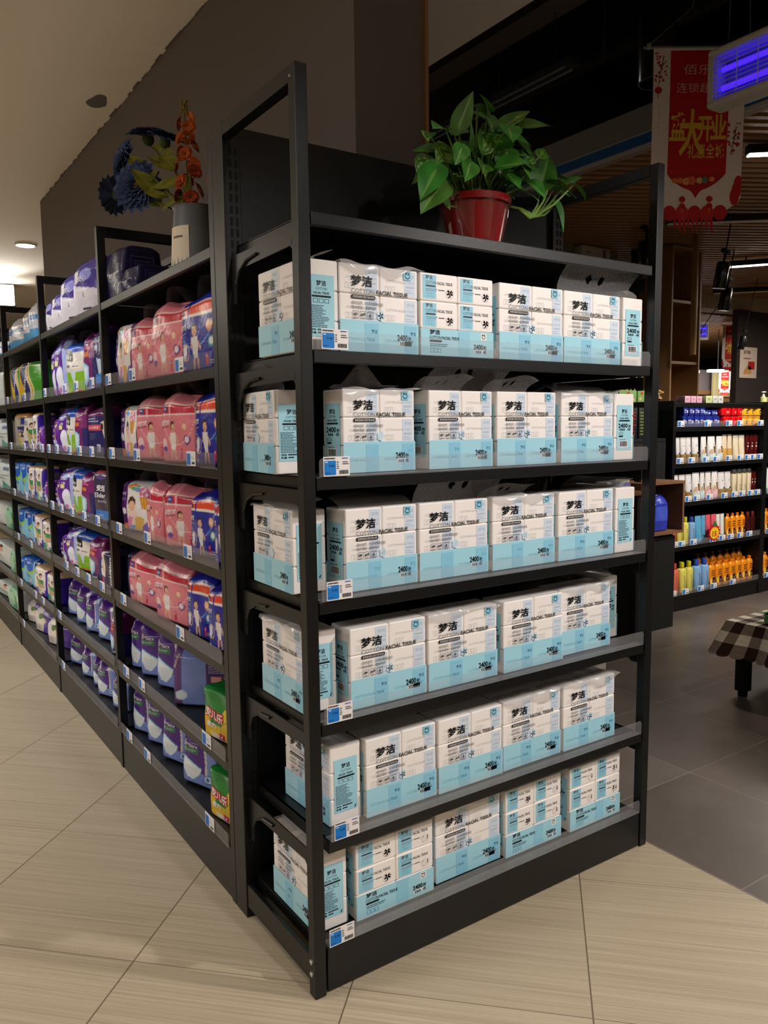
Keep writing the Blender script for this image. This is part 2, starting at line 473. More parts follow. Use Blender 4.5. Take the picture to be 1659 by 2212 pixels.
# black ducts and rails under the open ceiling
b = MB()
b.box((2.35, -5, 3.62), (2.52, 12, 3.72), (92, 84, 76))
b.box((2.78, -5, 3.45), (2.86, 12, 3.5), (26, 25, 24))
b.box((2.0, -5, 3.95), (2.26, 14, 4.2), (24, 23, 22))
struct(b.build('trim_4', M_MATT, flat=True))
b = MB(); b.box((2.42, 1.45, 3.30), (2.50, 3.1, 3.335), (40, 39, 38)); b.box((2.425, 1.5, 3.292), (2.435, 3.05, 3.302), (120, 118, 114)); b.box((2.485, 1.5, 3.292), (2.495, 3.05, 3.302), (120, 118, 114))
for yy in (1.6, 2.9): b.tube([(2.46, yy, 3.33), (2.46, yy, 3.62)], 0.003, 6, (50, 50, 50))
tag(b.build('track_rail', M_MATT), 'thin dark unlit track rail hanging under the black ceiling above the potted plant', 'track rail')
for i, (x, yy) in enumerate(((1.95, 2.3), (2.65, 2.25), (2.62, 1.4))):
    b = MB(); b.tube([(x, yy, 3.35), (x, yy, 4.4)], 0.0035, 6, (60, 58, 56))
    tag(b.build('hanger_rod', M_MATT), ['thin grey hanger rod in the dark ceiling nearest the column', 'thin hanger rod in the dark ceiling above the middle of the plant', 'thin hanger rod in the dark ceiling just left of the hanging banner'][i], 'rod')

# ---------------------------------------------------------------- end rack
RW, RD, UP, P, RH = 1.268, 0.404, 0.0755, 0.0315, 2.2
RZ = [1.8894, 1.5838, 1.2911, 0.9958, 0.6953, 0.3955, 0.1237]
K = (255, 255, 255)
def bracket_mb(b, x, y0, y1, z, t=0.004):
    """side bracket under a shelf: deep at the upright (y1) with a rounded inner corner, shallow at the front"""
    pts = [(y0, z), (y1, z), (y1, z-0.125), (y1-0.028, z-0.125)]
    for i in range(0, 9):
        a = PI/2*i/8
        pts.append((y1-0.028-0.045*(1-math.cos(a)), z-0.125+0.04+0.045*math.sin(a)))
    pts += [(y0+0.03, z-0.034), (y0+0.022, z-0.042), (y0, z-0.042)]
    b.prism([(x, p[0], p[1]) for p in pts], (t, 0, 0))
    b.tube([(x-0.003, y1-0.16, z-0.020), (x-0.003, y1-0.10, z-0.026), (x-0.003, y1-0.055, z-0.046), (x-0.003, y1-0.035, z-0.075)], 0.0035, 6)
def slots_mb(b, x0, x1, yf, z0, z1):
    z = z0
    while z < z1:
        for xa, xb in ((x0, x0+0.34*(x1-x0)), (x1-0.34*(x1-x0), x1)):
            b.quad([(xa, yf, z), (xb, yf, z), (xb, yf, z+0.021), (xa, yf, z+0.021)])
        z += 0.0295

rack = thing('end_rack', 'tall black metal end rack filled with white and pale blue tissue packs', 'shelving rack')
def lean(z): return 0.014*z/RH
b = MB(); b.rbox((0, 0, 0), (P, P, RH), 0.0022); b.build('post', M_METAL, rack)
b = MB(); b.rbox((RW-P, 0, 0), (RW, P, RH), 0.0022)
b.v = [(v[0]+lean(v[2]), v[1], v[2]) for v in b.v]; b.build('post', M_METAL, rack)
for sx in (0, 1):
    x0 = 0 if sx == 0 else RW-P+0.012
    b = MB(); b.rbox((x0, P, RH-0.036), (x0+P, RD, RH), 0.002); b.build('beam', M_METAL, rack)
    xa = 0.0 if sx == 0 else RW-0.05
    b = MB(); b.rbox((xa, RD, 0), (xa+0.05, RD+UP-0.002, RH-0.003), 0.002)
    u = b.build('upright', M_METAL, rack)
    b = MB(); b.rbox((xa-0.001, RD-0.001, RH-0.03), (xa+0.051, RD+UP-0.001, RH+0.002), 0.002); b.build('end_cap', M_METAL, u)
    b = MB(); slots_mb(b, xa+0.017, xa+0.041, RD-0.0006, 0.2, 2.13); b.build('slots', M_SLOT, u)
for z in (0.062, 0.094, 2.172):
    b = MB(); b.tube([(-0.0035, P*0.5, z), (0.001, P*0.5, z)], 0.0068 if z < 1 else 0.003, 12); b.tube([(-0.0045, P*0.5, z), (-0.003, P*0.5, z)], 0.003, 6); b.build('bolt', M_CHROME, rack)
b = MB(); b.box((0.05, RD+0.012, 0.14), (RW-0.05, RD+0.02, RH-0.004)); b.build('back_panel', M_METAL, rack)
for i, z in enumerate(RZ):
    b = MB()
    dx0 = 0.012 if i == 5 else 0
    x0, x1 = P+0.003+dx0, RW-P-0.003
    b.box((x0, 0.006, z-0.004), (x1, RD+0.01, z))
    if i < 6:
        b.rbox((x0, 0.001, z-0.0300), (x1, 0.016, z), 0.002)
        b.rbox((x0, 0.012, z-0.030), (x0+0.012, RD, z+0.0), 0.002)
        b.rbox((x1-0.012, 0.012, z-0.030), (x1, RD, z+0.0), 0.002)
    sh = b.build('shelf', M_METAL, rack)
    if i < 6:
        for xs in (0.016, RW-0.020):
            b = MB(); bracket_mb(b, xs, P+0.008, RD, z-0.031); br = b.build('bracket', M_METAL, rack)
            if xs < 0.1:
                b = MB(); b.tube([(0.0152, P+0.026, z-0.066), (0.0152, P+0.024, z-0.05), (0.0152, P+0.017, z-0.045), (0.0152, P+0.012, z-0.05), (0.0152, P+0.014, z-0.056)], 0.0022, 6); b.build('hook_slot', M_SLOT, br)
    if i > 0:
        b = MB()
        pts = [(x0+0.006, z+0.001), (x1-0.006, z+0.001), (x1-0.006, z+0.036), (x1-0.012, z+0.044), (x0+0.012, z+0.044), (x0+0.006, z+0.038)]
        b.prism([(p[0], -0.0030, p[1]) for p in pts], (0, 0.0022, 0))
        b.box((x0+0.006, -0.003, z+0.0002), (x1-0.006, 0.03, z+0.0012))
        b.build('shelf_guard', M_GUARD, rack)
b = MB(); b.rbox((P+0.006, 0.003, 0.006), (RW-P-0.004, 0.016, RZ[6]), 0.002); kp = b.build('kickplate', M_METAL, rack)
b = MB(); b.box((P+0.0065, 0.002, RZ[6]-0.034), (P+0.0105, 0.0035, RZ[6]-0.008)); b.build('slots', M_SLOT, kp)
b = MB(); b.rbox((0.003, P, 0.034), (0.016, RD, 0.102), 0.002); b.rbox((0.012, P, 0.034), (0.05, RD, 0.05), 0.002); b.rbox((0.034, P, 0.09), (0.04, RD, 0.12), 0.001); b.build('base_rail', M_METAL, rack)
b = MB(); b.rbox((RW-0.016, P, 0.034), (RW-0.003, RD, 0.102), 0.002); b.build('base_rail', M_METAL, rack)

# ---------------------------------------------------------------- long gondola: bays along the aisle (front plane x = 0)
GZ = [1.905, 1.58, 1.295, 1.003, 0.722, 0.427, 0.16]
GB = 1.1684
GY0 = RD+UP          # near side of the first post
bay_names = ['nearest', 'second', 'third', 'fourth', 'fifth']
bay_lab = ['nearest long shelving bay, beside the tissue rack, holding pink and blue diaper bags',
           'second long shelving bay, shiny violet and white packs on its top board',
           'third long shelving bay, yellow and green bags on its second shelf',
           'fourth long shelving bay, holding pale green packs at the left edge',
           'farthest long shelving bay, beyond the one with pale green packs']
def bay_parts(root):
    y0, y1 = P, GB
    b = MB(); b.rbox((0, y1, 0), (P, y1+P, RH), 0.002); b.build('post', M_METAL, root)
    b = MB(); b.rbox((P, y1, RH-0.036), (RD, y1+P, RH), 0.002); b.build('beam', M_METAL, root)
    b = MB(); b.rbox((RD, y1-0.01, 0), (RD+0.07, y1+P+0.01, RH), 0.002); b.build('upright', M_METAL, root)
    b = MB(); b.box((RD+0.004, y0, 0.1), (RD+0.012, y1, RH-0.02)); b.rbox((RD-0.004, y0, RH-0.05), (RD+0.018, y1, RH-0.015), 0.002); b.build('back_panel', M_METAL, root)
    for i, z in enumerate(GZ):
        b = MB()
        b.box((0.006, y0+0.003, z-0.004), (RD, y1-0.003, z))
        if i < 6: b.rbox((0.002, y0+0.003, z-0.030), (0.016, y1-0.003, z), 0.002)
        b.build('shelf', M_METAL, root)
        if 0 < i < 6:
            b = MB(); b.rbox((0.03, y1-0.010, z-0.066), (RD, y1-0.004, z-0.031), 0.001); b.build('bracket', M_METAL, root)
        if i > 0:
            b = MB()
            b.prism([(-0.0028, y0+0.01, z+0.001), (-0.0028, y1-0.01, z+0.001), (-0.0028, y1-0.01, z+0.038), (-0.0028, y1-0.016, z+0.044), (-0.0028, y0+0.016, z+0.044), (-0.0028, y0+0.01, z+0.038)], (0.0022, 0, 0))
            b.build('shelf_guard', M_GUARD, root)
    b = MB(); b.rbox((0.004, y0+0.003, 0.0), (0.016, y1-0.004, GZ[6]), 0.002); kp = b.build('kickplate', M_METAL, root)
    b = MB(); b.box((0.0032, y1-0.010, GZ[6]-0.11), (0.0042, y1-0.006, GZ[6]-0.01)); b.build('slots', M_SLOT, kp)
bay = thing('shelving_bay', bay_lab[0], 'shelving bay', (0, GY0, 0), 0, 'bays of the long diaper shelving')
bay_parts(bay)
b = MB(); b.rbox((0, 0, 0), (P, P, RH-0.002), 0.002); near_post = b.build('post', M_METAL, bay); near_post.name = 'near_post'
for k in range(1, 5):
    dup(bay, (0, GY0+k*GB, 0), 0, bay_lab[k], drop=('near_post',))
near_post.name = 'post.near'

# ---------------------------------------------------------------- tissue packs
PW, PH, PD = 0.238, 0.209, 0.094
INK = (18, 20, 24); GREYI = (150, 152, 158); FAINT = (205, 205, 210)
SKY = (166, 218, 234); SKYD = (150, 208, 230); LAV = (210, 224, 240); WHT = (246, 240, 236)
def rect_uv(b, mapf, u0, v0, u1, v1, col, nu=1, nv=1):
    vs = []; fs = []
    for j in range(nv+1):
        for i in range(nu+1):
            vs.append(tuple(mapf(u0+(u1-u0)*i/nu, v0+(v1-v0)*j/nv)))
    for j in range(nv):
        for i in range(nu):
            a = j*(nu+1)+i; fs.append((a, a+1, a+nu+2, a+nu+1))
    b.add(vs, fs, col)
def rrect_uv(b, mapf, u0, v0, u1, v1, ru, rv, col):
    p = []
    for cx, cy, a0 in ((u1-ru, v1-rv, 0), (u0+ru, v1-rv, 90), (u0+ru, v0+rv, 180), (u1-ru, v0+rv, 270)):
        for k in range(5):
            a = math.radians(a0+90*k/4); p.append(tuple(mapf(cx+ru*math.cos(a), cy+rv*math.sin(a))))
    b.quad(p, col)
def frame_uv(b, mapf, u0, v0, u1, v1, tu, tv, col):
    for r in ((u0, v0, u1, v0+tv), (u0, v1-tv, u1, v1), (u0, v0+tv, u0+tu, v1-tv), (u1-tu, v0+tv, u1, v1-tv)):
        rect_uv(b, mapf, *r, col)
def bars_uv(b, mapf, u0, v0, u1, v1, rows, col, rnd, fill=0.62):
    """rows of unreadably small printed lines"""
    dv = (v1-v0)/rows
    for r in range(rows):
        v = v1-(r+1)*dv; u = u0; end = u0+(u1-u0)*rnd.uniform(0.6, 1.0)
        while u < end:
            w = rnd.uniform(0.04, 0.16)*(u1-u0)
            rect_uv(b, mapf, u, v+dv*0.15, min(u+w, end), v+dv*fill, col); u += w+0.02*(u1-u0)
def icons_uv(b, mapf, u, v, w, h, gap, col):
    for k in range(3):
        a = u+k*(w+gap)
        frame_uv(b, mapf, a, v, a+w, v+h, w*0.06, h*0.05, col)
        if k == 0:
            rrect_uv(b, mapf, a+w*0.22, v+h*0.42, a+w*0.78, v+h*0.72, w*0.12, h*0.1, col); rect_uv(b, mapf, a+w*0.28, v+h*0.52, a+w*0.72, v+h*0.56, WHT)
        elif k == 1:
            for s_ in (-1, 1):
                pts = [(a+w*(0.5+s_*0.20+0.15*math.cos(t)), v+h*(0.56+0.2*math.sin(t)+s_*0.04)) for t in [2*PI*i/10 for i in range(10)]]
                b.quad([tuple(mapf(*q)) for q in pts], col)
        else:
            b.quad([tuple(mapf(*q)) for q in ((a+w*0.3, v+h*0.32), (a+w*0.72, v+h*0.32), (a+w*0.6, v+h*0.6), (a+w*0.45, v+h*0.84), (a+w*0.4, v+h*0.6))], col)
        rect_uv(b, mapf, a+w*0.25, v+h*0.14, a+w*0.75, v+h*0.2, col)
def smile_uv(b, mapf, u, v, r, asp, col):
    p = []
    for k in range(13):
        a = PI+PI*k/12; p.append((u+r*math.cos(a), v+r*asp*math.sin(a)))
    for k in range(13):
        a = 2*PI-PI*k/12; p.append((u+0.78*r*math.cos(a), v+0.70*r*asp*math.sin(a)))
    for k in range(12):
        b.quad([tuple(mapf(*q)) for q in (p[k], p[k+1], p[24-k], p[25-k])], col)
FAa = lambda e: (lambda u, v: (u*PW, -e, v*PH))                          # front face
FBb = lambda e: (lambda u, v: ((1-u)*PW, PD+e, v*PH))                    # back face
SQ = lambda e: (lambda u, v: (-e, (1-u)*PD, v*PH))                       # left end (count and barcode)
SP = lambda e: (lambda u, v: (PW+e, u*PD, v*PH))                         # right end (small print)

def packet_mesh():
    """one of the six packets inside a pack, local origin at its front lower left corner"""
    w, h = PW/2, PH/3
    b = MB(); b.rbox((0.0003, 0.0008, 0.0002), (w-0.0003, PD-0.0008, h-0.0002), 0.0042, WHT, 0, 3)
    fa = lambda u, v: (u*w, 0.0004, v*h)
    fb = lambda u, v: ((1-u)*w, PD-0.0004, v*h)
    rect_uv(b, fa, 0.64, 0.075, 0.935, 0.925, LAV)
    fa2 = lambda u, v: (u*w, 0.0001, v*h)
    b.text('梦洁', 0.70, 0.72, 0.12, fa2, (196, 204, 216), 0.02, sx=0.85)
    b.text('COTTON FACIAL TISSUE', 0.16, 0.50, 0.12, fa2, FAINT, 0.0, fit=0.74)
    rrect_uv(b, fa2, 0.68, 0.36, 0.90, 0.42, 0.02, 0.03, (190, 196, 208))
    bars_uv(b, fa2, 0.66, 0.16, 0.92, 0.32, 2, (198, 206, 220), random.Random(1))
    for k in range(3): frame_uv(b, fa2, 0.14+k*0.085, 0.16, 0.205+k*0.085, 0.36, 0.006, 0.012, FAINT)
    rect_uv(b, fb, 0.065, 0.075, 0.42, 0.925, SKYD)
    fb2 = lambda u, v: ((1-u)*w, PD-0.0001, v*h)
    b.text('梦洁', 0.14, 0.78, 0.15, fb2, (70, 76, 84), 0.02, sx=0.62)
    b.text('COTTON', 0.14, 0.60, 0.16, fb2, (96, 104, 112), 0.0, fit=0.28)
    b.text('FACIAL TISSUE', 0.45, 0.60, 0.15, fb2, (84, 88, 94), 0.012, fit=0.40)
    rrect_uv(b, fb2, 0.14, 0.50, 0.40, 0.56, 0.02, 0.03, (62, 66, 72))
    bars_uv(b, fb2, 0.15, 0.34, 0.46, 0.46, 2, (126, 150, 164), random.Random(2))
    bars_uv(b, fb2, 0.48, 0.38, 0.70, 0.45, 1, (70, 66, 66), random.Random(4))
    for k in range(3): frame_uv(b, fb2, 0.15+k*0.075, 0.14, 0.21+k*0.075, 0.30, 0.006, 0.012, (120, 176, 202))
    for a in range(5):      # cotton boll
        t = 2*PI*a/5+0.3
        pts = [(0.78+0.06*math.cos(t)+0.055*math.cos(q), 0.32+0.1*math.sin(t)+0.10*math.sin(q)) for q in [2*PI*i/12 for i in range(12)]]
        b.quad([tuple(fb2(*q)) for q in pts], (238, 230, 226) if a % 2 else (228, 220, 217))
    for t in (0.5, 2.4, 4.2):
        pts = [(0.78+0.075*math.cos(t)+0.018*math.cos(q), 0.30+0.14*math.sin(t)+0.03*math.sin(q)) for q in [2*PI*i/6 for i in range(6)]]
        b.quad([tuple(fb2(*q)) for q in pts], (128, 104, 96))
    return b
def wrapper_mesh():
    """printing on the outer film: front, back and both ends"""
    b = MB(); R1 = random.Random(5)
    # front
    f, g = FAa(0.0011), FAa(0.0015)
    rect_uv(b, f, 0.0, 0.008, 1.0, 0.372, SKY)
    rect_uv(b, g, 0.30, 0.01, 0.475, 0.34, (142, 203, 229)); rect_uv(b, g, 0.81, 0.01, 0.975, 0.34, (142, 203, 229))
    for v, a in ((0.14, 0.05), (0.14, 0.56)):
        b.text('COTTON FACIAL TISSUE', a, v, 0.05, g, (138, 190, 208), 0.0, fit=0.37)
    b.text('梦洁', 0.385, 0.235, 0.045, g, (120, 176, 200), 0.01, sx=0.82); b.text('梦洁', 0.89, 0.235, 0.045, g, (120, 176, 200), 0.01, sx=0.82)
    g2 = FAa(0.0019)
    b.text('梦洁', 0.135, 0.765, 0.125, g2, INK, 0.022, fit=0.265)
    b.text('COTTON', 0.138, 0.675, 0.072, g2, (44, 46, 50), -0.012, fit=0.285)
    b.text('FACIAL TISSUE', 0.452, 0.675, 0.068, g2, INK, 0.02, fit=0.405)
    rrect_uv(b, g2, 0.138, 0.612, 0.435, 0.655, 0.012, 0.013, INK)
    b.text('柔棉型抽取式面巾纸400张', 0.152, 0.620, 0.032, FAa(0.0022), (226, 224, 222), 0.0, fit=0.27)
    b.text('•取材自然、时尚棉柔新体验', 0.135, 0.548, 0.042, g2, (86, 88, 94), 0.0, fit=0.40)
    b.text('•吸水性好、细致呵护', 0.135, 0.498, 0.042, g2, (86, 88, 94), 0.0, fit=0.31)
    icons_uv(b, g2, 0.155, 0.388, 0.072, 0.088, 0.018, (92, 94, 100))
    for a in range(5):
        t = 2*PI*a/5
        pts = [(0.505+0.028*math.cos(t)+0.026*math.cos(q), 0.435+0.032*math.sin(t)+0.03*math.sin(q)) for q in [2*PI*i/10 for i in range(10)]]
        b.quad([tuple(g(*q)) for q in pts], (198, 222, 238) if a % 2 else (212, 230, 242))
    b.text('2400', 0.715, 0.165, 0.098, g2, INK, 0.03, fit=0.135); b.text('张', 0.858, 0.165, 0.062, g2, INK, 0.02, fit=0.048)
    rect_uv(b, g, 0.735, 0.105, 0.905, 0.158, (222, 236, 242))
    b.text('家庭装', 0.748, 0.113, 0.042, g2, INK, 0.015, fit=0.085); b.text('6包', 0.855, 0.113, 0.05, g2, INK, 0.03, fit=0.045)
    rect_uv(b, g, 0.805, 0.875, 0.905, 0.985, (150, 208, 228))
    b.text('梦洁', 0.855, 0.935, 0.036, g2, (22, 62, 96), 0.02, 'C', sx=0.86); smile_uv(b, g2, 0.855, 0.93, 0.036, 1.15, (22, 84, 120))
    # back
    f, g, g2 = FBb(0.0011), FBb(0.0015), FBb(0.0019)
    rect_uv(b, f, 0.0, 0.008, 1.0, 0.335, SKY); rect_uv(b, g, 0.50, 0.012, 0.66, 0.33, SKYD)
    b.text('梦洁', 0.115, 0.272, 0.062, g2, INK, 0.022, fit=0.135)
    b.text('COTTON', 0.112, 0.212, 0.055, g2, (40, 44, 50), 0.0, fit=0.155); b.text('FACIAL TISSUE', 0.278, 0.212, 0.052, g2, INK, 0.014, fit=0.235)
    rrect_uv(b, g2, 0.115, 0.176, 0.275, 0.202, 0.01, 0.008, INK)
    bars_uv(b, g2, 0.12, 0.122, 0.40, 0.166, 2, (84, 108, 122), R1)
    for k in range(3): frame_uv(b, g2, 0.125+k*0.05, 0.05, 0.165+k*0.05, 0.105, 0.004, 0.005, (110, 160, 186))
    rect_uv(b, g, 0.815, 0.232, 0.895, 0.318, (244, 240, 238))
    b.text('梦洁', 0.855, 0.282, 0.03, g2, (30, 34, 40), 0.02, 'C', sx=0.86); smile_uv(b, g2, 0.855, 0.277, 0.027, 1.15, (30, 40, 50))
    b.text('2400', 0.715, 0.115, 0.085, g2, INK, 0.03, fit=0.13); b.text('张', 0.852, 0.115, 0.056, g2, INK, 0.02, fit=0.045)
    rect_uv(b, g, 0.72, 0.062, 0.90, 0.11, (222, 236, 242))
    b.text('家庭装', 0.738, 0.068, 0.038, g2, INK, 0.015, fit=0.085); b.text('6包', 0.848, 0.068, 0.046, g2, INK, 0.03, fit=0.045)
    # the two ends
    for E_, kind in ((SQ, 'q'), (SP, 'p')):
        f, g = E_(0.0008), E_(0.0013)
        rect_uv(b, f, 0.13, 0.155, 0.87, 0.83, SKY)
        b.text('梦洁', 0.5, 0.715, 0.062, g, INK, 0.02, 'C', sx=2.3)
        b.text('COTTON', 0.5, 0.665, 0.038, g, (60, 84, 98), -0.005, 'C', sx=2.0)
        b.text('FACIAL TISSUE', 0.5, 0.62, 0.036, g, INK, 0.015, 'C', sx=1.9)
        rrect_uv(b, g, 0.23, 0.585, 0.78, 0.606, 0.03, 0.008, INK)
        if kind == 'q':
            b.text('2400', 0.2, 0.492, 0.088, g, INK, 0.03, fit=0.47); b.text('张', 0.70, 0.492, 0.05, g, INK, 0.02, fit=0.15)
            b.text('家庭装', 0.26, 0.45, 0.036, g, INK, 0.015, fit=0.28); b.text('6包', 0.66, 0.45, 0.042, g, INK, 0.025, fit=0.16)
            frame_uv(b, g, 0.24, 0.352, 0.44, 0.425, 0.012, 0.004, INK); rect_uv(b, g, 0.25, 0.356, 0.43, 0.374, INK)
            smile_uv(b, g, 0.34, 0.408, 0.05, 0.42, (120, 40, 40))
            rect_uv(b, g, 0.26, 0.195, 0.70, 0.30, (232, 232, 230))
            h = E_(0.0017); x = 0.30
            while x < 0.66:
                w = R1.choice((0.008, 0.014, 0.02)); rect_uv(b, h, x, 0.21, x+w, 0.29, (30, 30, 34)); x += w+R1.choice((0.008, 0.014))
            bars_uv(b, g, 0.26, 0.306, 0.70, 0.322, 1, (70, 90, 104), R1)
        else:
            for k in range(3): frame_uv(b, g, 0.27+k*0.16, 0.525, 0.40+k*0.16, 0.57, 0.012, 0.004, (60, 84, 98))
            bars_uv(b, g, 0.17, 0.255, 0.72, 0.505, 14, (66, 92, 106), R1)
            b.text('规格', 0.18, 0.222, 0.026, g, INK, 0.012, fit=0.16); bars_uv(b, g, 0.38, 0.222, 0.78, 0.246, 1, INK, R1, 0.8)
            b.text('数量', 0.18, 0.188, 0.026, g, INK, 0.012, fit=0.16); bars_uv(b, g, 0.38, 0.190, 0.55, 0.212, 1, INK, R1, 0.8)
            b.quad([tuple(g(*q)) for q in ((0.76, 0.172), (0.80, 0.172), (0.83, 0.21), (0.80, 0.205))], INK)
    return b

def skirt_flap(seed, over=0.03, back=0.05, tip=0.02, x0=-0.002, x1=PW):
    """loose top film: lies on the pack, folds over the front edge with a wavy hem"""
    R = random.Random(seed); n = 36
    ph = [R.uniform(0, 6) for _ in range(4)]
    b = MB(); vs = []; fs = []; rows = 9
    for i in range(n+1):
        s = i/n; x = x0+(x1+tip-x0)*s
        hang = over*(0.55+0.3*math.sin(5*s+ph[0])+0.18*math.sin(13*s+ph[1]))
        lift = 0.004+0.003*math.sin(9*s+ph[2])+0.003*math.sin(17*s+ph[3])
        if s > 0.9: hang *= max(0.05, (1-s)/0.1)
        for j in range(rows):
            t = j/(rows-1)
            if t < 0.45:
                y = back*(1-t/0.45); z = PH+lift*(0.4+t)
            else:
                q = (t-0.45)/0.55
                y = -0.0025-0.010*math.sin(q*PI*0.6)*(0.6+0.4*math.sin(11*s+ph[2])); z = PH+lift*0.9-q*hang
            vs.append((x, y, z))
    for i in range(n):
        for j in range(rows-1):
            a = i*rows+j; fs.append((a, a+1, a+rows+1, a+rows))
    b.add(vs, fs); return b
def raised_flap(seed, h=0.055, x0=0.0, x1=PW, lean_=0.03, holes=True, peak=None, ybase=0.03):
    """perforated carrying strip standing up from the top of a pack, with two finger holes"""
    R = random.Random(seed); n, rows = 64, 18
    p1, p2 = R.uniform(0, 6), R.uniform(0, 6)
    b = MB(); vs = []; fs = []; cs = []
    hx = [(0.40, 0.55), (0.56, 0.55)]
    for i in range(n+1):
        s = i/n
        hh = h*(0.75+0.25*math.sin(PI*s)+0.12*math.sin(6*s+p1)) if peak is None else h*max(0.12, 1-abs(s-peak)/0.34)
        for j in range(rows+1):
            t = j/rows
            x = x0+(x1-x0)*s
            y = ybase-lean_*t*t+0.008*math.sin(4*s+p2)*t
            z = PH+0.001+hh*t
            vs.append((x, y, z)); cs.append((s*(x1-x0)*900, t*h*900, 0))
    for i in range(n):
        for j in range(rows):
            s, t = (i+0.5)/n, (j+0.5)/rows
            if holes and any(((s-a)/0.034)**2+((t-c)/0.15)**2 < 1 for a, c in hx): continue
            a = i*(rows+1)+j; fs.append((a, a+1, a+rows+2, a+rows+1))
    b.add(vs, fs, np.array(cs)); return b

packet0 = packet_mesh().build('tissue_packet', M_PACK, wn=True)
wrapper0 = wrapper_mesh().build('film_wrapper', M_PRINT)
pk_me, wr_me = packet0.data, wrapper0.data
bpy.data.objects.remove(packet0); bpy.data.objects.remove(wrapper0)
flap_me = {}
def flap_obj(kind, root):
    if kind not in flap_me:
        k, seed = kind[0], kind[1]
        mb, mt = {'s': lambda: (skirt_flap(seed), M_FILM), 'l': lambda: (skirt_flap(seed, 0.016, 0.05, 0.008), M_FILM),
                  'r': lambda: (raised_flap(seed, 0.062), M_FILMD), 'R': lambda: (raised_flap(seed, 0.085, 0.0, PW*1.25, 0.05), M_FILMD),
                  'p': lambda: (raised_flap(seed, 0.075, -0.02, PW*0.75, 0.03, False, 0.42), M_FILMD),
                  'w': lambda: (raised_flap(seed, 0.04, -0.03, PW*0.6, 0.055, True), M_FILMD),
                  't': lambda: (raised_flap(seed, 0.03, 0, PW, -0.05, False, None, 0.03), M_FILM)}[k]()
        o = mb.build('film_flap', mt); flap_me[kind] = o.data
        bpy.data.objects.remove(o)
    o = bpy.data.objects.new('film_flap', flap_me[kind]); COL.objects.link(o); o.parent = root
def tissue_pack(label, x, y, z, rz=0, flaps=(), group=None, tilt=(0, 0), sc=1.0):
    t = thing('tissue_pack', label, 'tissue pack', (x, y, z), rz, group, tilt)
    t.scale = (sc, 1, 1)
    for k in range(6):
        o = bpy.data.objects.new('tissue_packet', pk_me); COL.objects.link(o); o.parent = t
        o.location = ((k % 2)*PW/2, 0, (k//2)*PH/3)
    o = bpy.data.objects.new('film_wrapper', wr_me); COL.objects.link(o); o.parent = t
    for f in flaps: flap_obj(f, t)
    return t
# (row, slot, kind, x0, front y, width, turn, flaps)   kind: A front, B back face, L turned to the left side, Q / P end-on
ROWN = ['top', 'second', 'third', 'fourth', 'fifth', 'bottom']
GRP = 'tissue packs on the end rack'
def A(row, lab, x0, x1, yf, rz=0, flaps=()):
    z = RZ[row]+0.0005
    tissue_pack(lab, x0, yf, z, rz, flaps, GRP, sc=(x1-x0)/PW)
def B(row, lab, x0, x1, yf, flaps=()):
    tissue_pack(lab, x1, yf+PD, RZ[row]+0.0005, PI, flaps, GRP, sc=(x1-x0)/PW)
def Lf(row, lab, xl, yfront, flaps=(), rz=0.0, sc=1.0):     # big face turned to the rack's open left side
    tissue_pack(lab, xl, yfront+PW*sc, RZ[row]+0.0005, -PI/2+rz, flaps, GRP, sc=sc)
def Q(row, lab, x0, yf, flaps=()):      # end with count and barcode towards the front
    tissue_pack(lab, x0+PD, yf, RZ[row]+0.0005, PI/2, flaps, GRP)
def Pe(row, lab, x0, yf, flaps=()):     # end with small print towards the front
    tissue_pack(lab, x0, yf+PW, RZ[row]+0.0005, -PI/2, flaps, GRP)
Lf(1, 'tissue pack at the left front corner of the top row, blue end panel facing the front', 0.026, 0.030, (('t', 1),))
A(1, 'tissue pack second from left in the top row, with its wavy film hem hanging over the front', 0.124, 0.354, 0.032, 0, (('s', 2),))
B(1, 'tissue pack in the middle of the top row, showing four small printed packets', 0.360, 0.605, 0.030, (('l', 3),))
A(1, 'tissue pack right of the dark gap in the top row', 0.632, 0.880, 0.036, 0)
A(1, 'tissue pack under the big dark perforated film strip, right part of the top row', 0.884, 1.130, 0.036, 0, (('R', 4),))
Q(1, 'tissue pack standing end-on with barcode at the right of the top row', 1.140, 0.034, (('t', 5),))
Lf(2, 'tissue pack facing the open left side, second row down, perforated strip with two holes above', 0.034, 0.165, (('r', 6),), -0.10)
A(2, 'tissue pack nearest the left post in the second row, film peak rising at its top', 0.150, 0.374, 0.070, 0.03, (('p', 7), ('s', 8)))
A(2, 'second front-facing tissue pack from the left post, second row, left of the middle', 0.404, 0.632, 0.055, 0.03, (('w', 9), ('R', 19)))
A(2, 'tissue pack right of centre in the second row, ragged film strip on top', 0.640, 0.872, 0.052, 0.0, (('w', 10),))
A(2, 'tissue pack with scalloped sagging film at the right of the second row', 0.892, 1.118, 0.050, -0.02, (('s', 11), ('t', 32)))
Q(2, 'tissue pack end-on with barcode beside the right post, second row', 1.128, 0.050)
Lf(3, 'tissue pack facing the open left side, third row down, pale film tongue pointing back', 0.030, 0.110, (('l', 12), ('t', 33)), -0.03)
A(3, 'tissue pack nearest the left post in the third row', 0.140, 0.362, 0.050, 0.02, (('t', 31),))
A(3, 'tissue pack left of the middle in the third row, under the tall perforated strip', 0.368, 0.612, 0.052, 0.02, (('R', 13),))
A(3, 'tissue pack right of the middle in the third row, ragged wavy film hem', 0.622, 0.872, 0.050, 0.01, (('w', 14), ('s', 15)))
A(3, 'tissue pack at the right of the third row with purple ink near its foot', 0.880, 1.126, 0.045, 0.0)
Pe(3, 'tissue pack end-on with small print beside the right post, third row', 1.136, 0.045, (('t', 16),))
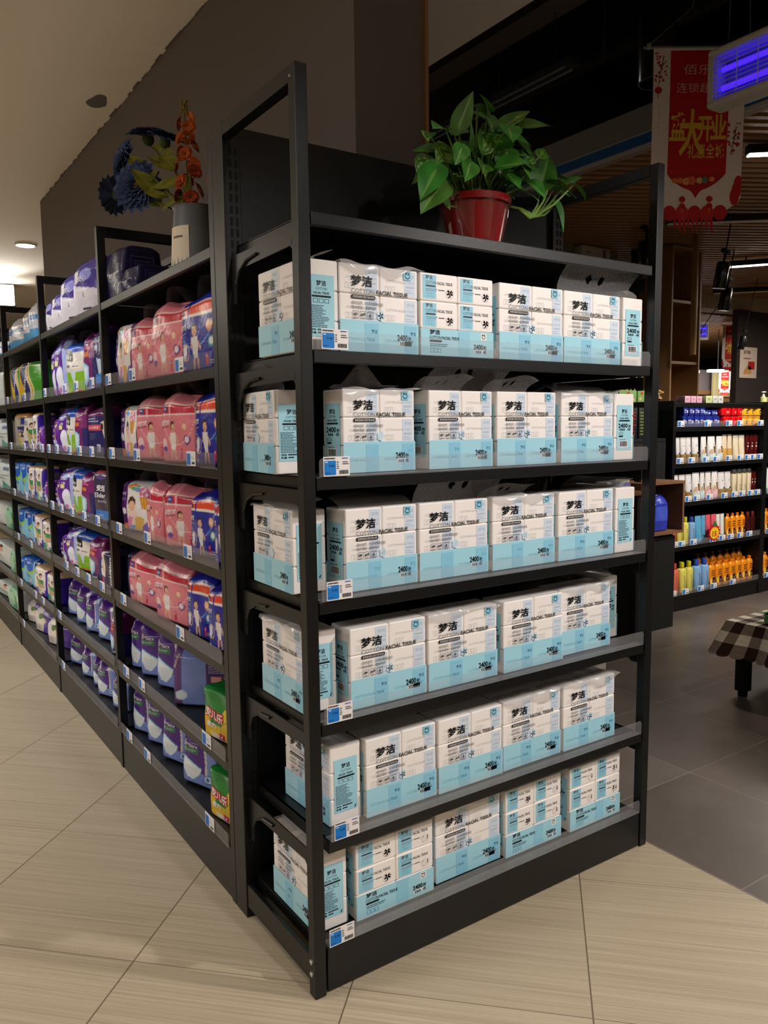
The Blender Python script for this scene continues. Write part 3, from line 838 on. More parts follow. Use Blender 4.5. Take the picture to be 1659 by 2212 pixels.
Lf(4, 'tissue pack at the left corner of the fourth row, film folded over its left face', 0.034, 0.085, (('s', 17),))
A(4, 'first front-facing tissue pack from the left in the fourth row', 0.142, 0.380, 0.042)
A(4, 'tissue pack left of the middle in the fourth row, creased film over its top edge', 0.386, 0.632, 0.040, 0.0, (('s', 18),))
A(4, 'tissue pack right of the middle in the fourth row, smooth top', 0.652, 0.895, 0.036)
A(4, 'tissue pack at the right of the fourth row, set back behind its neighbour', 0.906, 1.138, 0.060, 0.0, (('s', 20),))
Q(4, 'tissue pack end-on with barcode at the right back of the fourth row', 1.145, 0.115, (('t', 21),))
Lf(5, 'tissue pack at the left corner of the fifth row, small print end facing the front', 0.082, 0.060, (('w', 22), ('l', 34)), 0.02)
A(5, 'first front-facing tissue pack from the left in the fifth row', 0.186, 0.415, 0.046)
A(5, 'tissue pack left of the middle in the fifth row, smooth top', 0.420, 0.655, 0.042)
A(5, 'tissue pack right of the middle in the fifth row, crumpled film front edge', 0.662, 0.900, 0.046, 0.0, (('s', 23),))
A(5, 'tissue pack at the right of the fifth row, film hem rising to the right', 0.908, 1.146, 0.042, 0.0, (('s', 24),))
Q(5, 'tissue pack end-on at the right back of the fifth row, hidden behind another', 1.140, 0.150, (('t', 25),))
Lf(6, 'tissue pack at the left corner of the bottom row under wrinkled shiny film', 0.038, 0.060, (('s', 26), ('t', 35)), 0.0)
B(6, 'tissue pack showing four small packets at the left of the bottom row', 0.150, 0.402, 0.045)
A(6, 'tissue pack with the big front print in the middle of the bottom row', 0.422, 0.664, 0.060, 0.0, (('l', 27),))
B(6, 'tissue pack showing four small packets right of the middle in the bottom row', 0.672, 0.906, 0.045, (('s', 28),))
B(6, 'tissue pack standing apart at the right end of the bottom row', 0.940, 1.178, 0.040)

# ---------------------------------------------------------------- price tags
def tag_big():
    b = MB(); w, h = 0.072, 0.046
    b.rbox((0, -0.0012, 0), (w, 0, h), 0.0004, (236, 230, 230), 0, 1)
    f = lambda u, v: (u*w, -0.0016, v*h); g = lambda u, v: (u*w, -0.0019, v*h)
    rrect_uv(b, f, 0.03, 0.06, 0.47, 0.80, 0.04, 0.06, (26, 122, 206))
    R = random.Random(9)
    bars_uv(b, g, 0.04, 0.86, 0.56, 0.95, 1, (40, 40, 44), R, 0.9); bars_uv(b, g, 0.70, 0.87, 0.97, 0.94, 1, (60, 100, 190), R, 0.9)
    b.text('9.90', 0.20, 0.46, 0.20, g, (16, 26, 46), 0.0, fit=0.21)
    rect_uv(b, g, 0.06, 0.70, 0.16, 0.75, (220, 232, 246)); bars_uv(b, g, 0.07, 0.14, 0.26, 0.22, 1, (20, 60, 120), R)
    bars_uv(b, g, 0.50, 0.36, 0.60, 0.78, 4, (60, 60, 64), R); bars_uv(b, g, 0.72, 0.58, 0.95, 0.78, 2, (60, 60, 64), R)
    x = 0.60
    while x < 0.94:
        w_ = R.choice((0.012, 0.02, 0.028)); rect_uv(b, g, x, 0.10, x+w_, 0.30, (40, 40, 44)); x += w_+0.012
    return b
def tag_small():
    b = MB(); w, h = 0.070, 0.044
    b.rbox((0, -0.0012, 0), (w, 0, h), 0.0004, (232, 230, 232), 0, 1)
    f = lambda u, v: (u*w, -0.0016, v*h)
    rect_uv(b, f, 0.05, 0.06, 0.44, 0.84, (44, 116, 198))
    R = random.Random(4)
    bars_uv(b, f, 0.52, 0.44, 0.92, 0.74, 2, (190, 192, 198), R); rect_uv(b, f, 0.58, 0.12, 0.92, 0.28, (70, 70, 76))
    return b
t0 = tag_big().build('price_tag', M_CARD)
for i, x in enumerate((0.052, 0.050, 0.052, 0.046, 0.060, 0.040)):
    o = t0 if i == 0 else t0.copy()
    if i: COL.objects.link(o)
    o.location = (x, -0.0034, RZ[i+1]+0.0015)
    tag(o, 'blue and white 9.90 price tag at the left end of the %s tissue shelf' % ROWN[i], 'price tag', 'price tags on the end rack')
ts0 = tag_small().build('price_tag', M_CARD)
small_used = False
def small_tag(loc, rz, label, group, sc=1.0):
    global small_used
    o = ts0 if not small_used else ts0.copy()
    if small_used: COL.objects.link(o)
    small_used = True
    o.location = loc; o.rotation_euler = (0, 0, rz); o.scale = (sc, 1, 1)
    return tag(o, label, 'price tag', group)

# ---------------------------------------------------------------- soft packs on the long shelving
class Pt:
    """paints printed artwork over (u across, v up): one colour per point"""
    def __init__(s, u, v, base):
        s.u, s.v = np.asarray(u), np.asarray(v)
        s.c = np.tile(np.array(lin(base)), (len(s.u), 1))
    def on(s, m, col): s.c[m] = lin(col); return s
    def rect(s, u0, v0, u1, v1, col): return s.on((s.u >= u0) & (s.u <= u1) & (s.v >= v0) & (s.v <= v1), col)
    def ell(s, cu, cv, ru, rv, col): return s.on(((s.u-cu)/ru)**2+((s.v-cv)/rv)**2 <= 1, col)
    def ring(s, cu, cv, r0, r1, k, col):
        d = np.sqrt((s.u-cu)**2+((s.v-cv)*k)**2); return s.on((d >= r0) & (d <= r1), col)
    def poly(s, pts, col):
        ins = np.zeros(len(s.u), bool); n = len(pts)
        for i in range(n):
            x0, y0 = pts[i]; x1, y1 = pts[(i+1) % n]
            c = ((y0 > s.v) != (y1 > s.v)) & (s.u < (x1-x0)*(s.v-y0)/((y1-y0) or 1e-9)+x0)
            ins ^= c
        return s.on(ins, col)
    def child(s, cu, v0, h, k, hair=(48, 32, 26), skin=(226, 176, 146), shirt=(232, 226, 222), arm=1):
        """a printed toddler in a white shirt; k = u per v"""
        X = lambda a: cu+a*h*k
        V = lambda a: v0+a*h
        s.poly([(X(-.10), V(.34)), (X(.02), V(.36)), (X(-.05), V(.02)), (X(-.13), V(.02))], skin)
        s.poly([(X(.0), V(.36)), (X(.12), V(.36)), (X(.17), V(.02)), (X(.09), V(.02))], skin)
        s.poly([(X(-.13), V(.46)), (X(.14), V(.46)), (X(.11), V(.30)), (X(.01), V(.26)), (X(-.10), V(.30))], (240, 236, 232))
        s.poly([(X(.10), V(.66)), (X(.17), V(.62)), (X(.30*arm), V(.46)), (X(.24*arm), V(.42))], skin)
        s.poly([(X(-.10), V(.66)), (X(-.19), V(.62)), (X(-.21), V(.48)), (X(-.15), V(.48))], skin)
        s.poly([(X(-.15), V(.70)), (X(.15), V(.70)), (X(.14), V(.42)), (X(-.13), V(.42))], shirt)
        s.ell(X(0), V(.86), .12*h*k, .135*h, hair)
        s.ell(X(.01), V(.82), .10*h*k, .105*h, skin)
        s.ell(X(.01), V(.775), .04*h*k, .018*h, (176, 84, 74))
        return s

STY = {'diaper': [(0, .965, .6, 1), (.03, 1, 1, 1), (.55, 1.01, 1.1, 1.03), (.82, 1, .9, 1), (.91, .97, .7, .72), (.965, .92, .4, .36), (1, .9, .1, .08)],
       'pillow': [(0, .985, .55, .85), (.03, 1, .85, .97), (.35, 1, 1.1, 1), (.78, 1, 1, .92), (.90, .985, .6, .5), (.965, .96, .15, .12), (1, .965, .04, .03)],
       'box': [(0, .99, .6, 1), (.02, 1, 1, 1), (.97, 1, 1, 1), (1, .985, .6, .97)],
       'soft': [(0, .97, .6, .95), (.04, 1, 1, 1), (.5, 1.01, 1.25, 1.04), (.9, 1, 1, .96), (.97, .97, .7, .8), (1, .93, .3, .55)]}
def bag(name, w, d, h, style, art, base, deco=(), nf=40, nv=56, mat=None, parent=None, seed=0, bulge=0.018):
    S = np.array(STY[style]); R = random.Random(seed)
    bf0 = min(bulge, d*0.35); ds0 = d-2*bf0
    vv = np.unique(np.concatenate([np.linspace(0, 1, nv), [0.008, 0.992]]))
    e = np.array([0, .008, .02, .04, .07]); uf = np.concatenate([e, np.linspace(.1, .9, nf), 1-e[::-1]])
    sd = np.linspace(0, 1, 7)[1:-1]
    ph = [R.uniform(0, 6) for _ in range(4)]
    def prof(v): return [np.interp(v, S[:, 0], S[:, k]) for k in (1, 2, 3)]
    def front(u, v):
        a, f, g = prof(v)
        x = (2*u-1)*w/2*a
        q = max(0.0, 1-abs(min(max(2*u-1, -1), 1))**4)**0.25
        sag = (ds0-ds0*g)/2
        y = sag-bf0*f*q+0.0022*math.sin(9*u+7*v+ph[0])*(0.3+v)
        z = v*h+(0.010*math.sin(5*u+ph[1])*max(0, v-.7)/.3 if style in ('diaper', 'pillow') else 0)
        return x, y, z
    vs = []; us = []; vl = []; ring = None
    for v in vv:
        a, f, g = prof(v); row = []
        for u in uf: row.append((front(u, v), u))
        sag = (ds0-ds0*g)/2
        xr = w/2*a; z1 = front(1, v)[2]; z0 = front(0, v)[2]
        for t in sd: row.append(((xr, sag+ds0*g*t, z1), 1+0.3*t))
        for u in uf[::-3]:
            q = max(0.0, 1-abs(2*u-1)**4)**0.25
            row.append((((2*u-1)*w/2*a, sag+ds0*g+bf0*f*q, front(u, v)[2]), 1.31))
        for t in sd[::-1]: row.append(((-xr, sag+ds0*g*t, z0), -0.3*t))
        ring = len(row)
        for p, u in row: vs.append(p); us.append(u); vl.append(v)
    nrow = len(vv); fs = []
    for i in range(nrow-1):
        for j in range(ring):
            j2 = (j+1) % ring; fs.append((i*ring+j, i*ring+j2, (i+1)*ring+j2, (i+1)*ring+j))
    top = len(vs)
    tp = np.array(vs[-ring:]).mean(0); vs.append(tuple(tp)); us.append(.5); vl.append(1.0)
    for j in range(ring): fs.append(((nrow-1)*ring+j, (nrow-1)*ring+(j+1) % ring, top))
    fs.append(tuple(reversed(range(ring))))
    pt = Pt(us, vl, base); art(pt)
    b = MB(); b.add(vs, fs, pt.c)
    def mp(e):
        def f(u, v):
            x, y, z = front(u, v); return x, y-e, z
        return f
    def sp(e):      # right-hand side panel, u 0..1 from front to back
        def f(u, v):
            a, f_, g = prof(v); return w/2*a+e, (ds0-ds0*g)/2+ds0*g*u, v*h
        return f
    for fn in deco: fn(b, mp(0.0012), sp(0.0012))
    return b.build(name, mat or M_BAG, parent, 50)

def T(s, u, v, size, col, bold=0.01, fit=None, rot=0, align='L', side=False):
    return lambda b, f, g: b.text(s, u, v, size, g if side else f, col, bold, align, fit, rot)
def Rr(u0, v0, u1, v1, ru, rv, col, side=False):
    return lambda b, f, g: rrect_uv(b, g if side else f, u0, v0, u1, v1, ru, rv, col)
def Bars(u0, v0, u1, v1, n, col, seed=1, side=False):
    return lambda b, f, g: bars_uv(b, g if side else f, u0, v0, u1, v1, n, col, random.Random(seed))

def a_pink(p):
    p.rect(-.3, .70, 1.32, .724, (240, 226, 222)); p.rect(-.3, .845, 1.32, .868, (240, 226, 222)); p.rect(-.3, .724, 1.32, .845, (196, 28, 62))
    p.rect(.275, .66, .33, 1.0, (238, 160, 172))
    p.child(.40, .04, .58, .98)
    p.ell(.76, .53, .075, .06, (205, 120, 110)); p.ell(.76, .53, .055, .042, (236, 196, 172))
    p.ell(.82, .34, .085, .072, (126, 62, 136)); p.ell(.82, .345, .05, .045, (236, 226, 232))
    p.ring(.55, .72, .44, .452, 1.0, (244, 190, 192))
    p.rect(.60, .06, .66, .20, (200, 32, 56)); p.ell(.14, .28, .075, .085, (240, 206, 204)); p.ell(.16, .20, .07, .04, (110, 76, 160))
    p.rect(.09, .745, .21, .825, (44, 66, 150)); p.on(p.u > 1.02, (214, 120, 132)); p.rect(-.3, .70, 1.32, .724, (240, 226, 222)); p.rect(-.3, .845, 1.32, .868, (240, 226, 222)); p.on((p.u > 1.0) & (p.v > .724) & (p.v < .845), (188, 28, 60))
def a_blue(p):
    p.rect(-.3, .70, 1.32, .728, (238, 230, 222)); p.rect(-.3, .838, 1.32, .866, (238, 230, 222)); p.rect(-.3, .728, 1.32, .838, (232, 74, 44))
    p.rect(.245, .58, .262, 1.0, (60, 84, 210)); p.rect(.285, .58, .30, 1.0, (60, 84, 210)); p.rect(.262, .66, .285, 1, (24, 36, 150))
    p.child(.43, .02, .60, .98, (52, 34, 28))
    p.ring(.42, .82, .50, .514, 1.0, (120, 170, 240)); p.ring(.42, .82, .53, .536, 1.0, (90, 140, 230)); p.child(.43, .02, .60, .98, (52, 34, 28))
    p.ell(.80, .56, .085, .075, (222, 150, 110)); p.ell(.80, .56, .06, .05, (240, 206, 176)); p.ell(.84, .36, .085, .075, (70, 150, 150)); p.ell(.84, .36, .05, .045, (230, 236, 236))
    p.rect(.70, .06, .77, .20, (206, 40, 44)); p.ell(.13, .28, .06, .10, (226, 226, 240)); p.ring(.15, .26, .09, .11, 1, (214, 170, 110))
    p.rect(.06, .745, .17, .825, (30, 34, 80))
def a_kids(p, l=.18, r=.86):
    p.rect(l, 0, r, 1, (232, 226, 222)); p.rect(l, 0, r, .16, (126, 150, 206))
    p.ell(l+.14, .90, .13, .05, (236, 90, 70)); p.ell(l+.16, .885, .12, .05, (240, 190, 60)); p.ell(l+.20, .87, .11, .05, (90, 180, 120)); p.ell(l+.24, .855, .1, .04, (130, 170, 230))
    m = (l+r)/2
    p.ell(m-.14, .58, .085, .13, (70, 44, 34)); p.ell(m-.14, .52, .07, .10, (228, 180, 150))
    p.poly([(m-.24, .42), (m-.05, .42), (m+.02, .14), (m-.22, .14)], (236, 208, 190))
    p.poly([(m-.22, .30), (m-.12, .30), (m-.20, .10), (m-.28, .10)], (226, 130, 176)); p.poly([(m-.08, .30), (m+.12, .34), (m+.06, .04), (m-.10, .04)], (222, 176, 86))
    p.ell(m+.14, .78, .11, .13, (220, 120, 166)); 
    for a, c in ((.10, .82), (.18, .76), (.14, .86), (.09, .72)): p.ell(m+a, c, .025, .03, (244, 226, 236))
    p.poly([(m+.03, .72), (m+.26, .70), (m+.22, .46), (m+.08, .50)], (222, 160, 60))
    for k in range(3): p.poly([(m+.05+.06*k, .71), (m+.07+.06*k, .71), (m+.11+.05*k, .48), (m+.09+.05*k, .48)], (196, 120, 40))
    p.rect(m+.05, .30, m+.24, .46, (238, 234, 232)); p.on((np.hypot(p.u-(m+.34), (p.v-.0)*1.0) < .30) & (np.hypot(p.u-(m+.34), p.v) > .19) & (p.u < r), (132, 104, 176))
    p.rect(-.3, 0, l-.02, .16, (230, 120, 40)); p.ell(l*.5, .40, .06, .07, (236, 228, 230))
    p.on((p.u > r), (84, 28, 102))
    p.ell(r+.16, .58, .05, .07, (222, 214, 226)); p.ell(r+.16, .68, .07, .03, (226, 110, 60))
def a_pad(p):
    u, v = p.u, p.v
    edge = .66+.05*np.sin(v*5)
    p.on((u < edge) & (v > .40-.25*(u-.1)), (76, 32, 126)); p.on((u >= edge) & (u < edge+.05) & (v > .22), (216, 206, 196))
    p.on(v > .93, (70, 30, 130))
    p.poly([(.06, .50), (.30, .42), (.62, .34), (.52, .22), (.34, .10), (.16, .12), (.06, .26)], (222, 230, 230)); p.poly([(.06, .52), (.30, .44), (.63, .355), (.62, .335), (.30, .415), (.06, .495)], (120, 196, 232))
    p.ell(.78, .18, .12, .085, (70, 110, 170)); p.ell(.78, .18, .10, .07, (206, 224, 236)); p.ell(.77, .18, .05, .04, (60, 120, 170)); p.rect(.68, .10, .88, .12, (40, 40, 80))
    p.rect(.04, .60, .50, .70, (58, 108, 92))
def a_padback(p):
    p.on(p.v > .90, (70, 30, 130)); p.on((p.u < .12), (96, 62, 120))
    p.rect(.42, .06, .80, .86, (62, 28, 100)); p.rect(.48, .40, .60, .50, (216, 150, 140)); p.rect(.64, .42, .76, .52, (222, 170, 110)); p.rect(.46, .14, .70, .22, (206, 206, 220)); p.ell(.10, .18, .08, .08, (206, 224, 236))
def a_padlite(p):
    p.on((p.u < .62), (92, 34, 148)); p.on(p.v > .94, (84, 70, 160))
    p.ell(.40, .34, .21, .17, (236, 236, 246)); p.ell(.44, .20, .19, .17, (232, 232, 244)); p.rect(.1, .52, .30, .60, (222, 222, 150)); p.ell(.36, .80, .18, .09, (150, 178, 226))
    p.rect(.58, .06, .9, .16, (242, 236, 240)); p.rect(.64, .08, .80, .14, (226, 150, 160)); p.ell(.40, .10, .10, .05, (214, 100, 180))
def a_greenwhite(p):
    p.rect(-.3, .80, 1.32, 1, (26, 84, 186)); p.rect(-.3, .0, .74, .42, (132, 188, 34)); p.poly([(.22, .46), (.42, .46), (.36, .20), (.31, .18)], (206, 222, 226))
    p.poly([(.04, .9), (.28, .82), (.32, .62), (.10, .66)], (26, 26, 30)); p.rect(.10, .52, .22, .57, (96, 92, 92)); p.rect(.26, .02, .62, .075, (232, 110, 40)); p.on((p.v < .12) & (p.u < .2), (176, 216, 60))
    for k in range(3): p.poly([(.36+.1*k, .24), (.42+.1*k, .24), (.40+.1*k, .08), (.38+.1*k, .08)], (150, 204, 56))
def a_magcyan(p):
    p.on(p.v < .16, (26, 22, 96)); p.on((p.u > .72) & (p.v < .55), (36, 32, 106)); p.poly([(.06, .50), (.46, .42), (.40, .20), (.22, .08), (.06, .16)], (150, 214, 236)); p.poly([(.08, .44), (.36, .40), (.30, .22), (.16, .14)], (214, 232, 240))
    p.rect(.12, .60, .50, .67, (224, 120, 40)); p.rect(.10, .72, .60, .76, (226, 88, 112)); p.on(p.v > .95, (96, 20, 90))
def a_navyblue(p):
    p.rect(.2, .1, .9, .24, (40, 130, 210)); p.poly([(.4, .5), (.9, .46), (.8, .26), (.5, .24)], (196, 214, 230)); p.rect(.1, .62, .5, .70, (170, 190, 220)); p.on(p.v > .86, (80, 30, 110))
def a_navypink(p):
    p.rect(-.3, .78, 1.32, 1, (104, 26, 92)); p.rect(.1, .50, .72, .60, (214, 82, 96)); p.poly([(.72, .66), (1.0, .70), (1.0, .30), (.86, .36)], (226, 204, 186)); p.ell(.80, .58, .06, .07, (40, 28, 28)); p.rect(.50, .08, .68, .22, (200, 200, 210)); p.rect(.86, .02, .94, .24, (206, 40, 84)); p.rect(.14, .30, .56, .46, (30, 36, 96))
def a_purpyel(p):
    p.on((p.u < .36), (80, 44, 150)); p.rect(.05, .0, .34, .16, (240, 200, 60)); p.rect(.05, .26, .34, .38, (226, 222, 240)); p.rect(.36, .1, .46, .84, (238, 186, 178)); p.ell(.52, .80, .11, .07, (240, 206, 180)); p.ell(.50, .86, .1, .05, (70, 40, 40)); p.ell(.50, .20, .15, .18, (228, 240, 246)); p.ell(.50, .30, .12, .05, (130, 206, 236)); p.on(p.v > .95, (150, 90, 200))
def a_elder(p):
    p.rect(.0, .08, 1.0, .24, (46, 130, 204)); p.rect(.06, .94, .66, .99, (206, 70, 84)); p.ell(.46, .88, .3, .05, (96, 80, 150)); p.on(p.v < .06, (24, 22, 80))
def a_belly(p):
    p.on(p.u < .36, (232, 226, 222)); p.poly([(-.3, .42), (.36, .30), (.36, 0), (-.3, 0)], (70, 64, 150)); p.ring(.12, .70, .07, .10, .6, (30, 26, 28)); p.poly([(.16, .74), (.30, .6), (.32, .36), (.22, .44), (.14, .60)], (226, 190, 172)); p.rect(.12, .06, .30, .30, (206, 40, 90))
def a_violetwhite(p):
    p.on((p.u < .98) & (p.v < .56-.10*p.u), (222, 216, 222)); p.ell(.52, .72, .22, .10, (150, 150, 220)); p.rect(.14, .46, .60, .50, (236, 234, 240)); p.rect(.40, .14, .72, .17, (40, 36, 60)); p.poly([(.1, .80), (.24, .84), (.2, .60), (.1, .56)], (230, 222, 214))
def a_bluewhite(p):
    p.on(p.v < .34, (80, 168, 224)); p.on(p.v < .12, (50, 130, 206)); p.rect(-.3, .58, 1.32, .70, (52, 132, 212)); p.on(p.u > 1.02, (36, 26, 150)); p.on((p.u > 1.10) & (p.u < 1.24) & (p.v > .12) & (p.v < .86), (214, 210, 214)); p.on((p.u < .06), (40, 40, 150))
def a_yelgreen(p):
    a = .30+.10*np.sin(p.v*6)
    p.on(p.u < a+.22, (226, 192, 40)); p.on((p.u > a-.12) & (p.u < a+.08), (30, 46, 116)); p.on((p.u > a+.08) & (p.u < a+.13), (230, 226, 214)); p.on(p.u < .03, (232, 176, 50)); p.on((p.u > a+.20) & (p.u < a+.23), (236, 232, 220)); p.poly([(.05, .2), (.18, .12), (.16, 0), (.03, 0)], (40, 60, 140))
def a_yelnavy(p):
    p.on(p.v < .10, (50, 150, 50)); p.poly([(.30, .62), (.92, .64), (.86, .30), (.60, .26)], (28, 34, 96)); p.poly([(.34, .32), (.92, .32), (.84, .03), (.56, .06)], (226, 206, 70)); p.poly([(.46, .34), (.78, .34), (.70, .08)], (206, 190, 170)); p.on(p.v > .88, (214, 150, 60)); p.ell(.52, .42, .07, .05, (226, 200, 120)); p.ell(.74, .42, .07, .05, (226, 200, 120)); p.rect(.5, .68, .9, .86, (36, 60, 150))
def a_man(p, low=(76, 46, 160)):
    p.on(p.v < .26, low); p.on(p.u > .92, (68, 40, 160)); p.ell(.56, .72, .10, .075, (52, 36, 28)); p.ell(.57, .68, .085, .06, (206, 156, 126)); p.poly([(.38, .60), (.80, .58), (.84, .34), (.40, .30)], (62, 136, 84)); p.poly([(.44, .46), (.84, .44), (.82, .36), (.5, .32)], (212, 160, 130)); p.poly([(.28, .54), (.42, .56), (.50, .24), (.34, .12)], (188, 196, 110)); p.ell(.32, .60, .07, .06, (90, 60, 40)); p.rect(.50, .16, .84, .30, (236, 234, 234)); p.ell(.50, .10, .13, .07, (236, 216, 180)); p.on(p.v > .93, (216, 180, 140))
def a_bluegreen(p):
    p.poly([(-.3, 1.2), (.76, 1.2), (.60, .62), (.34, .52), (-.3, .70)], (24, 92, 190)); p.poly([(-.3, .70), (.34, .52), (.60, .62), (.66, .70), (.80, .66), (.50, .44), (-.3, .54)], (146, 196, 50)); p.on((p.u > .76) & (p.v > .72), (26, 40, 130)); p.rect(.04, .03, .60, .12, (20, 50, 130)); p.rect(.30, .14, .50, .32, (196, 196, 190)); p.on(p.u > 1.02, (100, 176, 210))
def a_pale(p, c=(120, 176, 146)):
    p.poly([(.30, .8), (.44, .86), (.5, .62), (.36, .56)], (206, 150, 126)); p.ell(.40, .84, .07, .06, (60, 48, 44)); p.rect(.1, .1, .5, .13, (150, 160, 160))
def a_paleteal(p):
    p.poly([(.4, .34), (1.0, .12), (1.0, 0), (.3, 0)], (50, 150, 130)); p.rect(.44, .72, .9, .84, (110, 130, 160)); p.rect(.3, .52, .9, .58, (150, 160, 160))
def a_palegreen(p):
    p.on((p.u > .1) & (p.u < .8), (150, 200, 170)); p.ell(.62, .40, .20, .34, (64, 146, 104)); p.ell(.52, .48, .14, .26, (150, 200, 170)); p.ell(.3, .82, .12, .03, (60, 110, 96))
def a_violetpad(p):
    p.on((p.u < .34+.08*np.sin(p.v*4)), (214, 206, 200)); p.ell(.32, .66, .13, .13, (90, 130, 70)); p.ell(.34, .48, .12, .10, (220, 214, 190)); p.poly([(.0, .3), (.3, .34), (.26, .1), (.05, .1)], (198, 186, 176)); p.ell(.42, .56, .12, .09, (232, 216, 190))
def a_navy(p): p.on(p.v > .93, (40, 36, 80)); p.rect(.12, .18, .16, .80, (60, 60, 110))
def a_navybig(p):
    p.on((p.u > 1.05), (22, 20, 62))
def a_fruit(p):
    p.on(p.v < .30, (226, 186, 50)); p.on(p.v < .12, (232, 222, 206)); p.poly([(-.02, .5), (.2, .42), (.30, .2), (.1, 0), (-.02, 0)], (226, 176, 40)); p.ell(.80, .52, .17, .20, (230, 196, 60)); p.ell(.76, .22, .17, .20, (222, 182, 50)); p.on((np.hypot((p.u-.76)/.19, (p.v-.22)/.225) < 1) & (np.hypot((p.u-.76)/.17, (p.v-.22)/.20) > 1), (110, 170, 60)); p.ell(.88, .38, .14, .30, (236, 206, 70)); p.rect(.50, .05, .70, .16, (206, 30, 70)); p.ell(.92, .60, .012, .015, (120, 90, 30)); p.ell(.80, .46, .012, .015, (120, 90, 30)); p.poly([(.05, .10), (.2, .14), (.34, .02), (.05, 0)], (236, 200, 60))
    p.on((p.v > .82) & (p.u > .3) & (p.u < .7), (30, 120, 50))
CW = (236, 232, 230)
def slogan(u, v, s, fit): return T('舒适薄力裤', u, v, s, (246, 240, 240), 0.03, fit, 0.12)
